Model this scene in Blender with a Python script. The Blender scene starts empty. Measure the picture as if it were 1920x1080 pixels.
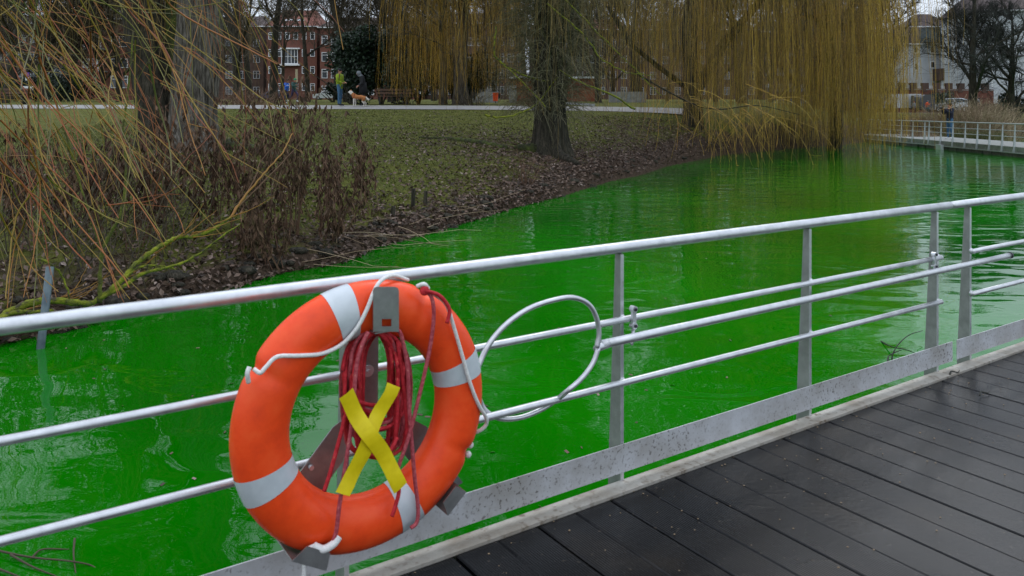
import bpy, bmesh, math, random
import numpy as np
from mathutils import Vector, Matrix
R_ = math.radians
random.seed(7)
SC = bpy.context.scene
COL = SC.collection

# ------------------------------------------------------------------ camera, world, sun, exposure
F = 1493.0; CX = 960.0; HY = 207.0; CH = 1.44          # focal length in px of a 1920 wide frame, horizon row, eye height
cam_d = bpy.data.cameras.new('camera'); cam = bpy.data.objects.new('camera', cam_d); COL.objects.link(cam)
cam.location = (0, 0, CH); cam.rotation_euler = (R_(90), 0, 0)
cam_d.sensor_width = 36; cam_d.lens = 36 * F / 1920
cam_d.shift_y = -(540 - HY) / 1920
cam_d.clip_start = 0.05; cam_d.clip_end = 2000
cam_d.dof.use_dof = True; cam_d.dof.focus_distance = 8.0; cam_d.dof.aperture_fstop = 7.1
SC.camera = cam

SUN_EL, SUN_AZ = R_(48), R_(200)
world = bpy.data.worlds.new('World'); SC.world = world; world.use_nodes = True
nt = world.node_tree; nt.nodes.clear()
out = nt.nodes.new('ShaderNodeOutputWorld'); bg = nt.nodes.new('ShaderNodeBackground')
sky = nt.nodes.new('ShaderNodeTexSky'); sky.sky_type = 'NISHITA'; sky.sun_disc = False
sky.sun_elevation = SUN_EL; sky.sun_rotation = SUN_AZ; sky.dust_density = 3.0; sky.air_density = 1.0
tc = nt.nodes.new('ShaderNodeTexCoord'); mp = nt.nodes.new('ShaderNodeMapping'); mp.inputs['Scale'].default_value = (1, 1, 2.2)
no = nt.nodes.new('ShaderNodeTexNoise'); no.inputs['Scale'].default_value = 2.2; no.inputs['Detail'].default_value = 6
rp = nt.nodes.new('ShaderNodeValToRGB')
rp.color_ramp.elements[0].position = .3; rp.color_ramp.elements[0].color = (8.4, 9.5, 11.2, 1)
rp.color_ramp.elements[1].position = .7; rp.color_ramp.elements[1].color = (12.2, 13.2, 14.6, 1)
mx = nt.nodes.new('ShaderNodeMix'); mx.data_type = 'RGBA'; mx.inputs[0].default_value = .88
L = nt.links.new
L(tc.outputs['Generated'], mp.inputs[0]); L(mp.outputs[0], no.inputs['Vector']); L(no.outputs[0], rp.inputs[0])
L(sky.outputs[0], mx.inputs[6]); L(rp.outputs[0], mx.inputs[7]); L(mx.outputs[2], bg.inputs[0]); L(bg.outputs[0], out.inputs[0])
bg.inputs[1].default_value = 0.120
# overcast sky: zenith three times as bright as the horizon
sx = nt.nodes.new('ShaderNodeSeparateXYZ'); mrz = nt.nodes.new('ShaderNodeMapRange'); mrz.inputs[1].default_value = 0; mrz.inputs[2].default_value = 1; mrz.inputs[3].default_value = .62; mrz.inputs[4].default_value = 1.22
vm = nt.nodes.new('ShaderNodeVectorMath'); vm.operation = 'SCALE'
L(tc.outputs['Generated'], sx.inputs[0]); L(sx.outputs[2], mrz.inputs[0]); L(mrz.outputs[0], vm.inputs['Scale']); L(mx.outputs[2], vm.inputs[0]); L(vm.outputs[0], bg.inputs[0])
sun_d = bpy.data.lights.new('sun', 'SUN'); sun_d.energy = 0.6; sun_d.angle = R_(25); sun_d.color = (1, .97, .93)
sun = bpy.data.objects.new('sun', sun_d); COL.objects.link(sun)
sun.rotation_euler = (R_(90) - SUN_EL, 0, R_(180) - SUN_AZ + R_(180))
SC.view_settings.view_transform = 'Standard'; SC.view_settings.look = 'None'
SC.view_settings.exposure = 0.0; SC.view_settings.gamma = 1.0; SC.view_settings.use_curve_mapping = False
SC.render.engine = 'CYCLES'
SC.cycles.use_denoising = True; SC.cycles.max_bounces = 6; SC.cycles.diffuse_bounces = 2; SC.cycles.glossy_bounces = 4
SC.cycles.transmission_bounces = 2; SC.cycles.caustics_reflective = False; SC.cycles.caustics_refractive = False

# ------------------------------------------------------------------ helpers
def P(px, py, Y):                       # photo pixel at distance Y -> point
    return np.array([(px - CX) / F * Y, Y, CH + (HY - py) / F * Y])
U = np.array([.829, .5592, 0.]); V = np.array([-.5592, .829, 0.]); Z = np.array([0, 0, 1.])
def B(u, v, z): return U * u + V * v + Z * z            # footbridge coordinates: along, outward, up
def OV(px, py, v):                      # photo pixel on the vertical plane v of the footbridge
    d = np.array([(px - CX) / F, 1., (HY - py) / F]); t = v / float(d @ V); return d * t + np.array([0, 0, CH])

class MB:
    """collects geometry, builds ONE mesh"""
    def __init__(s): s.v = []; s.f = {}; s.n = 0; s.r = []
    def add(s, verts, faces, mat=0, rnd=None):
        verts = np.asarray(verts, dtype=np.float32).reshape(-1, 3)
        if not isinstance(faces, np.ndarray):
            g = {}
            for fc in faces: g.setdefault(len(fc), []).append(fc)
            for k, a in g.items(): s.f.setdefault((k, mat), []).append(np.array(a) + s.n)
        else: s.f.setdefault((faces.shape[1], mat), []).append(faces + s.n)
        s.v.append(verts); s.n += len(verts)
        if rnd is None: rnd = np.full(len(verts), .5)
        s.r.append(np.broadcast_to(np.asarray(rnd, dtype=np.float32), (len(verts),)))
        return s
    def box(s, c, size, ax=None, mat=0, taper=1.0):
        hx, hy, hz = [k / 2 for k in size]
        A = np.eye(3) if ax is None else np.array(ax, dtype=float)
        pts = []
        for z in (-1, 1):
            t = taper if z > 0 else 1
            for x, y in ((-1, -1), (1, -1), (1, 1), (-1, 1)):
                pts.append(np.asarray(c) + A[0] * hx * x * t + A[1] * hy * y * t + A[2] * hz * z)
        fl = [(3, 2, 1, 0), (4, 5, 6, 7), (0, 1, 5, 4), (1, 2, 6, 5), (2, 3, 7, 6), (3, 0, 4, 7)]
        if np.linalg.det(A) < 0: fl = [q[::-1] for q in fl]
        return s.add(pts, fl, mat)
    def prism(s, poly, vec, mat=0):                     # planar polygon (Nx3) pushed along vec
        poly = np.asarray(poly, float); n = len(poly); vec = np.asarray(vec, float)
        nrm = np.zeros(3)
        for i in range(n): nrm += np.cross(poly[i], poly[(i + 1) % n])
        if nrm @ vec > 0: poly = poly[::-1]
        fs = [tuple(range(n)), tuple(range(2 * n - 1, n - 1, -1))]
        fs += [(i, i + n, (i + 1) % n + n, (i + 1) % n)[::1] for i in range(n)]
        fs = [fs[0], fs[1]] + [tuple(reversed((i, (i + 1) % n, (i + 1) % n + n, i + n))) for i in range(n)]
        return s.add(np.vstack([poly, poly + vec]), fs, mat)
    def tubes(s, Pt, Rd, sides=3, mat=0, rnd=None, caps=False):
        Pt = np.asarray(Pt, float); Rd = np.asarray(Rd, float)
        if Pt.ndim == 2: Pt = Pt[None]; Rd = np.broadcast_to(Rd, Pt.shape[:2]) if Rd.ndim < 2 else Rd
        N, m, _ = Pt.shape
        Rd = np.broadcast_to(Rd, (N, m))
        T = np.empty_like(Pt); T[:, 1:-1] = Pt[:, 2:] - Pt[:, :-2]; T[:, 0] = Pt[:, 1] - Pt[:, 0]; T[:, -1] = Pt[:, -1] - Pt[:, -2]
        T /= np.linalg.norm(T, axis=2, keepdims=True) + 1e-9
        mean = T.mean(axis=1); ref = np.zeros((N, 3)); k = np.argmin(np.abs(mean), axis=1); ref[np.arange(N), k] = 1
        A = np.cross(T, ref[:, None, :]); A /= np.linalg.norm(A, axis=2, keepdims=True) + 1e-9
        Bn = np.cross(T, A)
        an = np.arange(sides) * 2 * math.pi / sides
        vv = Pt[:, :, None, :] + Rd[:, :, None, None] * (A[:, :, None, :] * np.cos(an)[None, None, :, None] + Bn[:, :, None, :] * np.sin(an)[None, None, :, None])
        i = np.arange(N)[:, None, None] * m * sides; j = np.arange(m - 1)[None, :, None] * sides; q = np.arange(sides)[None, None, :]
        a = i + j + q; b = i + j + (q + 1) % sides
        fc = np.stack([a, b, b + sides, a + sides], axis=-1).reshape(-1, 4)
        if rnd is not None: rnd = np.repeat(np.asarray(rnd, float), m * sides)
        base = s.n; s.add(vv.reshape(-1, 3), fc, mat, rnd)
        if caps:
            for n_ in range(N):
                o0 = base + n_ * m * sides; o1 = o0 + (m - 1) * sides
                s.f.setdefault((sides, mat), []).append(np.array([[o0 + k_ for k_ in range(sides)][::-1]]))
                s.f.setdefault((sides, mat), []).append(np.array([[o1 + k_ for k_ in range(sides)]]))
        return s
    def ball(s, c, r, n=10, mat=0, ax=None):
        r = np.broadcast_to(np.asarray(r, float), (3,)); A = np.eye(3) if ax is None else np.array(ax, float)
        th = np.linspace(0, math.pi, n // 2 + 2)[1:-1]; ph = np.arange(n) * 2 * math.pi / n
        pts = [np.array([0, 0, 1.])] + [np.array([math.sin(t) * math.cos(p), math.sin(t) * math.sin(p), math.cos(t)]) for t in th for p in ph] + [np.array([0, 0, -1.])]
        pts = np.array(pts) * r @ A + np.asarray(c); fs = []; m = len(th)
        for k in range(n):
            fs.append((0, 1 + k, 1 + (k + 1) % n)); e = 1 + (m - 1) * n
            fs.append((len(pts) - 1, e + (k + 1) % n, e + k))
            for j in range(m - 1):
                a = 1 + j * n + k; b = 1 + j * n + (k + 1) % n; fs.append((a, a + n, b + n, b))
        return s.add(pts, fs, mat)
    def quads(s, C, A, Bv, mat=0, rnd=None):            # N little quads: centre, half axes
        v = np.stack([C - A - Bv, C + A - Bv, C + A + Bv, C - A + Bv], axis=1).reshape(-1, 3)
        f = np.arange(len(C) * 4).reshape(-1, 4)
        return s.add(v, f, mat, None if rnd is None else np.repeat(rnd, 4))
    def mesh(s, name, mats, smooth=False):
        me = bpy.data.meshes.new(name); V_ = np.concatenate(s.v); me.vertices.add(len(V_)); me.vertices.foreach_set('co', V_.ravel())
        li = []; st = []; mi = []; o = 0
        for (k, mat), arrs in s.f.items():
            a = np.concatenate(arrs); li.append(a.ravel()); st.append(o + np.arange(len(a)) * k); o += a.size; mi.append(np.full(len(a), mat))
        li = np.concatenate(li).astype(np.int32); st = np.concatenate(st).astype(np.int32); mi = np.concatenate(mi).astype(np.int32)
        me.loops.add(len(li)); me.loops.foreach_set('vertex_index', li); me.polygons.add(len(st)); me.polygons.foreach_set('loop_start', st)
        me.polygons.foreach_set('material_index', mi)
        me.polygons.foreach_set('use_smooth', np.full(len(st), bool(smooth)))
        at = me.attributes.new('rnd', 'FLOAT', 'POINT'); at.data.foreach_set('value', np.concatenate(s.r).astype(np.float32))
        for m_ in (mats if isinstance(mats, (list, tuple)) else [mats]): me.materials.append(m_)
        me.update(); me.validate(); return me
    def build(s, name, mats, parent=None, smooth=False, auto=None):
        me = s.mesh(name, mats, smooth)
        if auto: me.shade_smooth() if False else None
        o = bpy.data.objects.new(name, me); COL.objects.link(o)
        if parent is not None: o.parent = parent; o.matrix_parent_inverse = world_of(parent).inverted()
        return o

def world_of(o):
    M = Matrix.LocRotScale(o.location, o.rotation_euler, o.scale)
    if o.parent: M = world_of(o.parent) @ o.matrix_parent_inverse @ M
    return M
def tag(o, label=None, cat=None, group=None, kind=None):
    if label: o['label'] = label
    if cat: o['category'] = cat
    if group: o['group'] = group
    if kind: o['kind'] = kind
    return o
def thing(name, label, cat, loc=(0, 0, 0), group=None, rz=0):
    o = bpy.data.objects.new(name, None); COL.objects.link(o); o.location = tuple(float(k) for k in loc); o.rotation_euler = (0, 0, rz)
    o.empty_display_size = .1
    return tag(o, label, cat, group)
def place(me, name, parent=None, loc=(0, 0, 0), rz=0, sc=1.0):   # object sharing mesh data, local to parent
    o = bpy.data.objects.new(name, me); COL.objects.link(o); o.location = tuple(float(k) for k in loc); o.rotation_euler = (0, 0, rz)
    o.scale = (sc,) * 3 if np.isscalar(sc) else sc
    if parent is not None: o.parent = parent
    return o
def dup(root, loc, rz=0, sc=1.0, label=None):
    r = root.copy(); COL.objects.link(r); r.location = tuple(float(k) for k in loc); r.rotation_euler = (0, 0, rz); r.scale = (sc,) * 3 if np.isscalar(sc) else sc
    if label: r['label'] = label
    for ch in list(root.children):
        c = ch.copy(); COL.objects.link(c); c.parent = r
        for g in ch.children:
            d = g.copy(); COL.objects.link(d); d.parent = c
    return r

# ------------------------------------------------------------------ materials
def node(nt, t, **kw):
    n = nt.nodes.new(t)
    for k, v in kw.items():
        if hasattr(n, k): setattr(n, k, v)
    return n
def ramp(nt, stops):
    r = nt.nodes.new('ShaderNodeValToRGB'); cr = r.color_ramp
    while len(cr.elements) < len(stops): cr.elements.new(.5)
    for e, (p, c) in zip(cr.elements, stops): e.position = p; e.color = (*c, 1) if len(c) == 3 else c
    return r
def mat(name, stops, rough=.7, metal=0., nscale=8., detail=5, stretch=(1, 1, 1), bump=None, rnd=None, rough2=None, spec=.5, coat=0, sub=None):
    """stops: ramp over noise;  rnd: weight of the per-piece random value against the noise"""
    m = bpy.data.materials.new(name); m.use_nodes = True; nt = m.node_tree; b = nt.nodes['Principled BSDF']; L = nt.links.new
    tc = node(nt, 'ShaderNodeTexCoord'); mp = node(nt, 'ShaderNodeMapping'); mp.inputs['Scale'].default_value = stretch
    L(tc.outputs['Object'], mp.inputs[0])
    n = node(nt, 'ShaderNodeTexNoise'); n.inputs['Scale'].default_value = nscale; n.inputs['Detail'].default_value = detail; n.inputs['Roughness'].default_value = .6
    L(mp.outputs[0], n.inputs['Vector'])
    if not isinstance(stops[0][1], (tuple, list, np.ndarray)): stops = [(i / (len(stops) - 1) * .4 + .3 if len(stops) > 1 else 0, c) for i, c in enumerate(stops)]
    r = ramp(nt, stops); val = n.outputs[0]
    if rnd is not None:
        at = node(nt, 'ShaderNodeAttribute'); at.attribute_name = 'rnd'
        mm = node(nt, 'ShaderNodeMix'); mm.data_type = 'FLOAT'; mm.inputs[0].default_value = rnd
        L(n.outputs[0], mm.inputs[2]); L(at.outputs['Fac'], mm.inputs[3]); val = mm.outputs[0]
    L(val, r.inputs[0]); L(r.outputs[0], b.inputs['Base Color'])
    b.inputs['Roughness'].default_value = rough; b.inputs['Metallic'].default_value = metal; b.inputs['Specular IOR Level'].default_value = spec
    if coat: b.inputs['Coat Weight'].default_value = coat
    if rough2 is not None:
        n3 = node(nt, 'ShaderNodeTexNoise'); n3.inputs['Scale'].default_value = nscale * .4; n3.inputs['Detail'].default_value = 4; L(tc.outputs['Object'], n3.inputs['Vector'])
        mr = node(nt, 'ShaderNodeMapRange'); mr.inputs[1].default_value = .35; mr.inputs[2].default_value = .65; mr.inputs[3].default_value = rough; mr.inputs[4].default_value = rough2
        L(n3.outputs[0], mr.inputs[0]); L(mr.outputs[0], b.inputs['Roughness'])
    if bump:
        n2 = node(nt, 'ShaderNodeTexNoise'); n2.inputs['Scale'].default_value = bump[0]; n2.inputs['Detail'].default_value = 6; L(mp.outputs[0], n2.inputs['Vector'])
        bp = node(nt, 'ShaderNodeBump'); bp.inputs['Strength'].default_value = bump[1]; bp.inputs['Distance'].default_value = bump[2] if len(bump) > 2 else .02
        L(n2.outputs[0], bp.inputs['Height']); L(bp.outputs[0], b.inputs['Normal'])
    return m
def flat(name, c, rough=.6, metal=0., nscale=12, d=.15, **kw):
    c = np.array(c); return mat(name, [tuple(c * (1 - d)), tuple(np.minimum(c * (1 + d), 1))], rough, metal, nscale, **kw)

M = {}
M['alu'] = mat('satin_aluminium', [(.27, (.42, .41, .39)), (.32, (.55, .565, .59)), (.65, (.68, .695, .72))], .30, .85, 22, detail=8, rough2=.52, bump=(220, .08, .002))
M['alu_dark'] = mat('dull_aluminium_post', [(.22, .225, .22), (.34, .345, .34)], .5, .35, 14, bump=(90, .08, .002))
M['steel'] = mat('brushed_steel', [(.24, .24, .24), (.34, .34, .335)], .35, .75, 25, rough2=.5)
M['far_alu'] = flat('weathered_far_aluminium', (.42, .45, .46), .5, .2)
M['black_cap'] = flat('black_rubber_cap', (.012, .013, .02), .5)
M['white_rope'] = mat('white_braided_rope', [(.62, .61, .60), (.84, .83, .82)], .8, 0, 120, bump=(300, .6, .003))
M['orange'] = mat('orange_buoy_plastic', [(.25, (.35, .035, .012)), (.29, (.80, .060, .012)), (.5, (.92, .075, .013)), (.7, (.95, .10, .022))], .46, 0, 17, detail=8, bump=(40, .10, .004), spec=.35, rough2=.32)
M['band'] = mat('reflective_band_film', [(.50, .54, .58), (.64, .68, .72)], .38, .1, 14, bump=(70, .1, .002))
M['yellow'] = mat('yellow_barrier_tape', [(.68, .52, .0), (.86, .68, .01)], .45, 0, 20, bump=(40, .2, .003))
M['ink'] = flat('black_marker_ink', (.04, .03, .005), .6)
M['pond_post'] = mat('blue_grey_pipe', [(.06, .09, .11), (.14, .19, .21)], .5, .2, 9)
M['moss'] = mat('mossy_branch_bark', [(.36, (.06, .05, .03)), (.47, (.15, .17, .012)), (.72, (.34, .36, .02))], .9, 0, 14, bump=(60, .8, .02))
M['moss_dim'] = mat('greenish_stem_bark', [(.35, (.07, .055, .03)), (.5, (.11, .12, .02)), (.7, (.19, .20, .025))], .9, 0, 9, bump=(60, .8, .02))
M['shoot'] = mat('willow_shoot_bark', [(0, (.10, .03, .015)), (.22, (.27, .065, .012)), (.45, (.29, .12, .014)), (.65, (.25, .165, .014)), (.85, (.13, .125, .016)), (1, (.17, .15, .11))], .55, 0, 3, rnd=.85)
M['strand'] = mat('willow_strand_bark', [(0, (.06, .038, .02)), (.3, (.17, .10, .028)), (.5, (.36, .22, .03)), (.72, (.56, .36, .045)), (1, (.58, .27, .05))], .6, 0, .8, rnd=.92)
M['strand_dull'] = mat('dull_willow_strand_bark', [(0, (.06, .045, .02)), (.5, (.18, .12, .03)), (1, (.34, .24, .05))], .7, 0, .8, rnd=.7)
M['twig'] = mat('bare_twig_bark', [(0, (.03, .025, .016)), (.5, (.065, .052, .032)), (1, (.12, .095, .055))], .85, 0, 1, rnd=.7)
M['twig_pale'] = mat('pale_sucker_bark', [(0, (.05, .045, .02)), (.5, (.13, .12, .06)), (1, (.24, .22, .14))], .8, 0, 1, rnd=.8)
M['twig_dark'] = mat('dark_twig_bark', [(0, (.016, .017, .014)), (1, (.04, .042, .034))], .85, 0, 1, rnd=.7)
M['bark'] = mat('furrowed_grey_bark', [(.36, (.03, .025, .018)), (.5, (.11, .096, .078)), (.66, (.23, .205, .175))], .92, 0, 7, stretch=(3, 3, .35), bump=(8, 1.0, .12))
M['bark_dark'] = mat('furrowed_dark_bark', [(.32, (.012, .010, .007)), (.5, (.036, .032, .018)), (.68, (.085, .07, .05))], .92, 0, 6, stretch=(3, 3, .4), bump=(8, 1.0, .12))
M['bark_moss'] = mat('mossy_root_bark', [(.35, (.02, .02, .01)), (.5, (.045, .055, .012)), (.68, (.09, .12, .015))], .95, 0, 5, bump=(20, .9, .05))
M['deadleaf'] = mat('hanging_dry_leaf', [(0, (.035, .018, .010)), (.5, (.10, .052, .028)), (1, (.22, .13, .08))], .9, 0, 2, rnd=.85)
M['deadstem'] = mat('dry_stem', [(0, (.09, .04, .025)), (.5, (.15, .08, .045)), (1, (.26, .19, .12))], .8, 0, 2, rnd=.8)
M['litter'] = mat('fallen_leaf', [(0, (.03, .02, .013)), (.4, (.095, .056, .038)), (.8, (.19, .125, .09)), (1, (.36, .29, .25))], .6, 0, 2, rnd=.9)
M['grass'] = mat('grass_blade', [(0, (.035, .05, .008)), (.5, (.10, .125, .015)), (1, (.20, .20, .045))], .75, 0, 1, rnd=.6)
M['evergreen'] = mat('evergreen_leaf', [(0, (.004, .012, .006)), (.6, (.012, .034, .015)), (1, (.04, .085, .04))], .55, 0, 1, rnd=.8)
M['reed'] = mat('dry_reed', [(0, (.10, .07, .04)), (.5, (.24, .17, .10)), (1, (.42, .34, .22))], .8, 0, 1, rnd=.85)
M['sedge'] = mat('green_sedge', [(0, (.03, .04, .012)), (.6, (.10, .11, .03)), (1, (.25, .22, .09))], .8, 0, 1, rnd=.85)
M['path'] = mat('pale_gravel_path', [(.25, .24, .23), (.34, .33, .315)], .9, 0, 3, bump=(80, .3, .01))
M['brick'] = mat('red_brick_wall', [(.115, .046, .032), (.19, .075, .052)], .9, 0, .9)
M['brick_dark'] = mat('brown_brick_wall', [(.055, .034, .026), (.10, .058, .044)], .9, 0, .9)
M['brick_orange'] = mat('orange_brick_wall', [(.24, .075, .038), (.33, .11, .055)], .9, 0, 1.5)
M['roof_red'] = mat('red_tiled_roof', [(.14, .045, .032), (.23, .08, .055)], .85, 0, 1.2)
M['roof_dark'] = mat('dark_tiled_roof', [(.045, .03, .03), (.09, .065, .06)], .85, 0, 1)
M['slate'] = mat('blue_slate_roof', [(.05, .07, .075), (.10, .13, .135)], .6, 0, 2)
M['render_w'] = mat('white_rendered_wall', [(.40, .43, .46), (.56, .59, .62)], .9, 0, .6)
M['concrete'] = mat('grey_concrete', [(.16, .17, .16), (.32, .33, .31)], .9, 0, 4, bump=(20, .4, .01))
M['stone'] = mat('dark_wet_stone', [(.035, .04, .035), (.11, .11, .095)], .75, 0, 3, bump=(12, .7, .03))
M['frame_w'] = flat('white_window_frame', (.78, .80, .82), .5); M['frame_far'] = flat('dull_window_frame', (.36, .37, .38), .6)
M['glass'] = mat('window_glass', [(.02, .025, .03), (.05, .06, .07)], .08, 0, .5, spec=.8)
M['wood_pale'] = flat('pale_sawn_wood', (.50, .42, .27), .8)
M['wood_brown'] = flat('brown_bench_wood', (.10, .055, .035), .7)
M['dark_iron'] = flat('dark_iron', (.02, .022, .022), .5, .3)
M['tyre'] = flat('black_tyre', (.015, .015, .015), .8)
def paint(n, c): M[n] = flat(n, c, .25, .2, coat=.6)
paint('silver_paint', (.50, .53, .55)); paint('white_paint', (.62, .66, .66)); paint('blue_paint', (.02, .03, .09)); paint('black_paint', (.015, .016, .018))
M['car_glass'] = flat('car_glass', (.03, .045, .045), .08)
def cloth(n, c): M[n] = flat(n, c, .9, 0, 20, d=.25)
for n_, c_ in dict(navy=(.012, .014, .03), jeans=(.05, .13, .23), lime=(.24, .34, .015), grey_cloth=(.16, .18, .20), dark_cloth=(.012, .013, .016), blue_cloth=(.03, .15, .65),
                   white_cloth=(.7, .72, .74), green_cloth=(.03, .36, .16), orange_vest=(.75, .09, .02), teal_cloth=(.05, .12, .11), skin=(.50, .25, .17), hair=(.03, .018, .012),
                   purple_cloth=(.06, .05, .13), plum=(.10, .03, .04), red_knit=(.25, .02, .02)).items(): cloth(n_, c_)
M['red_rope'] = mat('red_flecked_rope', [(.40, (.42, .008, .016)), (.60, (.58, .02, .035)), (.72, (.60, .04, .05)), (.78, (.62, .38, .12))], .75, 0, 90, detail=2, bump=(260, .5, .003))
M['red_rope_worn'] = mat('faded_red_rope', [(.35, (.30, .03, .045)), (.65, (.50, .10, .12)), (.75, (.55, .3, .2))], .85, 0, 110, detail=3, bump=(260, .5, .003))
M['fur_tan'] = mat('tan_dog_fur', [(.34, .12, .035), (.48, .20, .07)], .95, 0, 18)
M['fur_white'] = mat('white_dog_fur', [(.60, .56, .50), (.78, .74, .68)], .95, 0, 18)
M['sign_blue'] = flat('violet_sign', (.12, .05, .35), .4)

def dirty_metal(name, base, dirt, edge, sp):             # aluminium with mud splashes and stains
    m = bpy.data.materials.new(name); m.use_nodes = True; nt = m.node_tree; b = nt.nodes['Principled BSDF']; L = nt.links.new
    tc = node(nt, 'ShaderNodeTexCoord')
    n1 = node(nt, 'ShaderNodeTexNoise'); n1.inputs['Scale'].default_value = 3.5; n1.inputs['Detail'].default_value = 8; n1.inputs['Roughness'].default_value = .7
    n2 = node(nt, 'ShaderNodeTexNoise'); n2.inputs['Scale'].default_value = sp; n2.inputs['Detail'].default_value = 3
    L(tc.outputs['Object'], n1.inputs['Vector']); L(tc.outputs['Object'], n2.inputs['Vector'])
    r1 = ramp(nt, [(.35, base), (.68, edge)]); L(n1.outputs[0], r1.inputs[0])
    r2 = ramp(nt, [(.57, (0, 0, 0)), (.67, (1, 1, 1))]); L(n2.outputs[0], r2.inputs[0])
    n3 = node(nt, 'ShaderNodeTexNoise'); n3.inputs['Scale'].default_value = 1.7; n3.inputs['Detail'].default_value = 6; L(tc.outputs['Object'], n3.inputs['Vector'])
    r3 = ramp(nt, [(.4, (.15, .15, .15)), (.7, (1, 1, 1))]); L(n3.outputs[0], r3.inputs[0])
    mu = node(nt, 'ShaderNodeMath', operation='MULTIPLY'); L(r2.outputs[0], mu.inputs[0]); L(r3.outputs[0], mu.inputs[1])
    mx = node(nt, 'ShaderNodeMix'); mx.data_type = 'RGBA'; L(mu.outputs[0], mx.inputs[0]); L(r1.outputs[0], mx.inputs[6]); mx.inputs[7].default_value = (*dirt, 1)
    L(mx.outputs[2], b.inputs['Base Color']); b.inputs['Roughness'].default_value = .5; b.inputs['Metallic'].default_value = .2
    return m
M['kick'] = dirty_metal('mud_spattered_aluminium', (.58, .60, .63), (.06, .045, .03), (.36, .35, .33), 85)
M['trim'] = dirty_metal('stained_edge_angle', (.50, .485, .44), (.13, .09, .055), (.26, .22, .17), 34)

def plank_mat():
    m = bpy.data.materials.new('reeded_wet_composite_plank'); m.use_nodes = True; nt = m.node_tree; b = nt.nodes['Principled BSDF']; L = nt.links.new
    at = node(nt, 'ShaderNodeTexCoord'); sp = node(nt, 'ShaderNodeSeparateXYZ'); L(at.outputs['Object'], sp.inputs[0])
    mu = node(nt, 'ShaderNodeMath', operation='MULTIPLY'); mu.inputs[1].default_value = 2 * math.pi / .0092; L(sp.outputs[0], mu.inputs[0])
    sn = node(nt, 'ShaderNodeMath', operation='SINE'); L(mu.outputs[0], sn.inputs[0])
    n1 = node(nt, 'ShaderNodeTexNoise'); n1.inputs['Scale'].default_value = 2.2; n1.inputs['Detail'].default_value = 7; n1.inputs['Roughness'].default_value = .65
    ge = node(nt, 'ShaderNodeNewGeometry'); L(ge.outputs['Position'], n1.inputs['Vector'])
    n2 = node(nt, 'ShaderNodeTexNoise'); n2.inputs['Scale'].default_value = 45; n2.inputs['Detail'].default_value = 4; L(ge.outputs['Position'], n2.inputs['Vector'])
    r = ramp(nt, [(.3, (.004, .0045, .0058)), (.52, (.008, .0082, .0095)), (.75, (.022, .018, .015))]); L(n1.outputs[0], r.inputs[0])
    r2 = ramp(nt, [(.66, (0, 0, 0)), (.76, (1, 1, 1))]); L(n2.outputs[0], r2.inputs[0])
    mx = node(nt, 'ShaderNodeMix'); mx.data_type = 'RGBA'; L(r2.outputs[0], mx.inputs[0]); L(r.outputs[0], mx.inputs[6]); mx.inputs[7].default_value = (.075, .06, .045, 1)
    L(mx.outputs[2], b.inputs['Base Color'])
    mr = node(nt, 'ShaderNodeMapRange'); mr.inputs[1].default_value = .36; mr.inputs[2].default_value = .64; mr.inputs[3].default_value = .05; mr.inputs[4].default_value = .32
    n4 = node(nt, 'ShaderNodeTexNoise'); n4.inputs['Scale'].default_value = 1.3; n4.inputs['Detail'].default_value = 5; L(ge.outputs['Position'], n4.inputs['Vector'])
    L(n4.outputs[0], mr.inputs[0]); L(mr.outputs[0], b.inputs['Roughness'])
    bp = node(nt, 'ShaderNodeBump'); bp.inputs['Strength'].default_value = .30; bp.inputs['Distance'].default_value = .0012; L(sn.outputs[0], bp.inputs['Height'])
    bp2 = node(nt, 'ShaderNodeBump'); bp2.inputs['Strength'].default_value = .25; bp2.inputs['Distance'].default_value = .004; L(n2.outputs[0], bp2.inputs['Height']); L(bp.outputs[0], bp2.inputs['Normal'])
    L(bp2.outputs[0], b.inputs['Normal']); b.inputs['Specular IOR Level'].default_value = .22; return m
M['plank'] = plank_mat()

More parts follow.
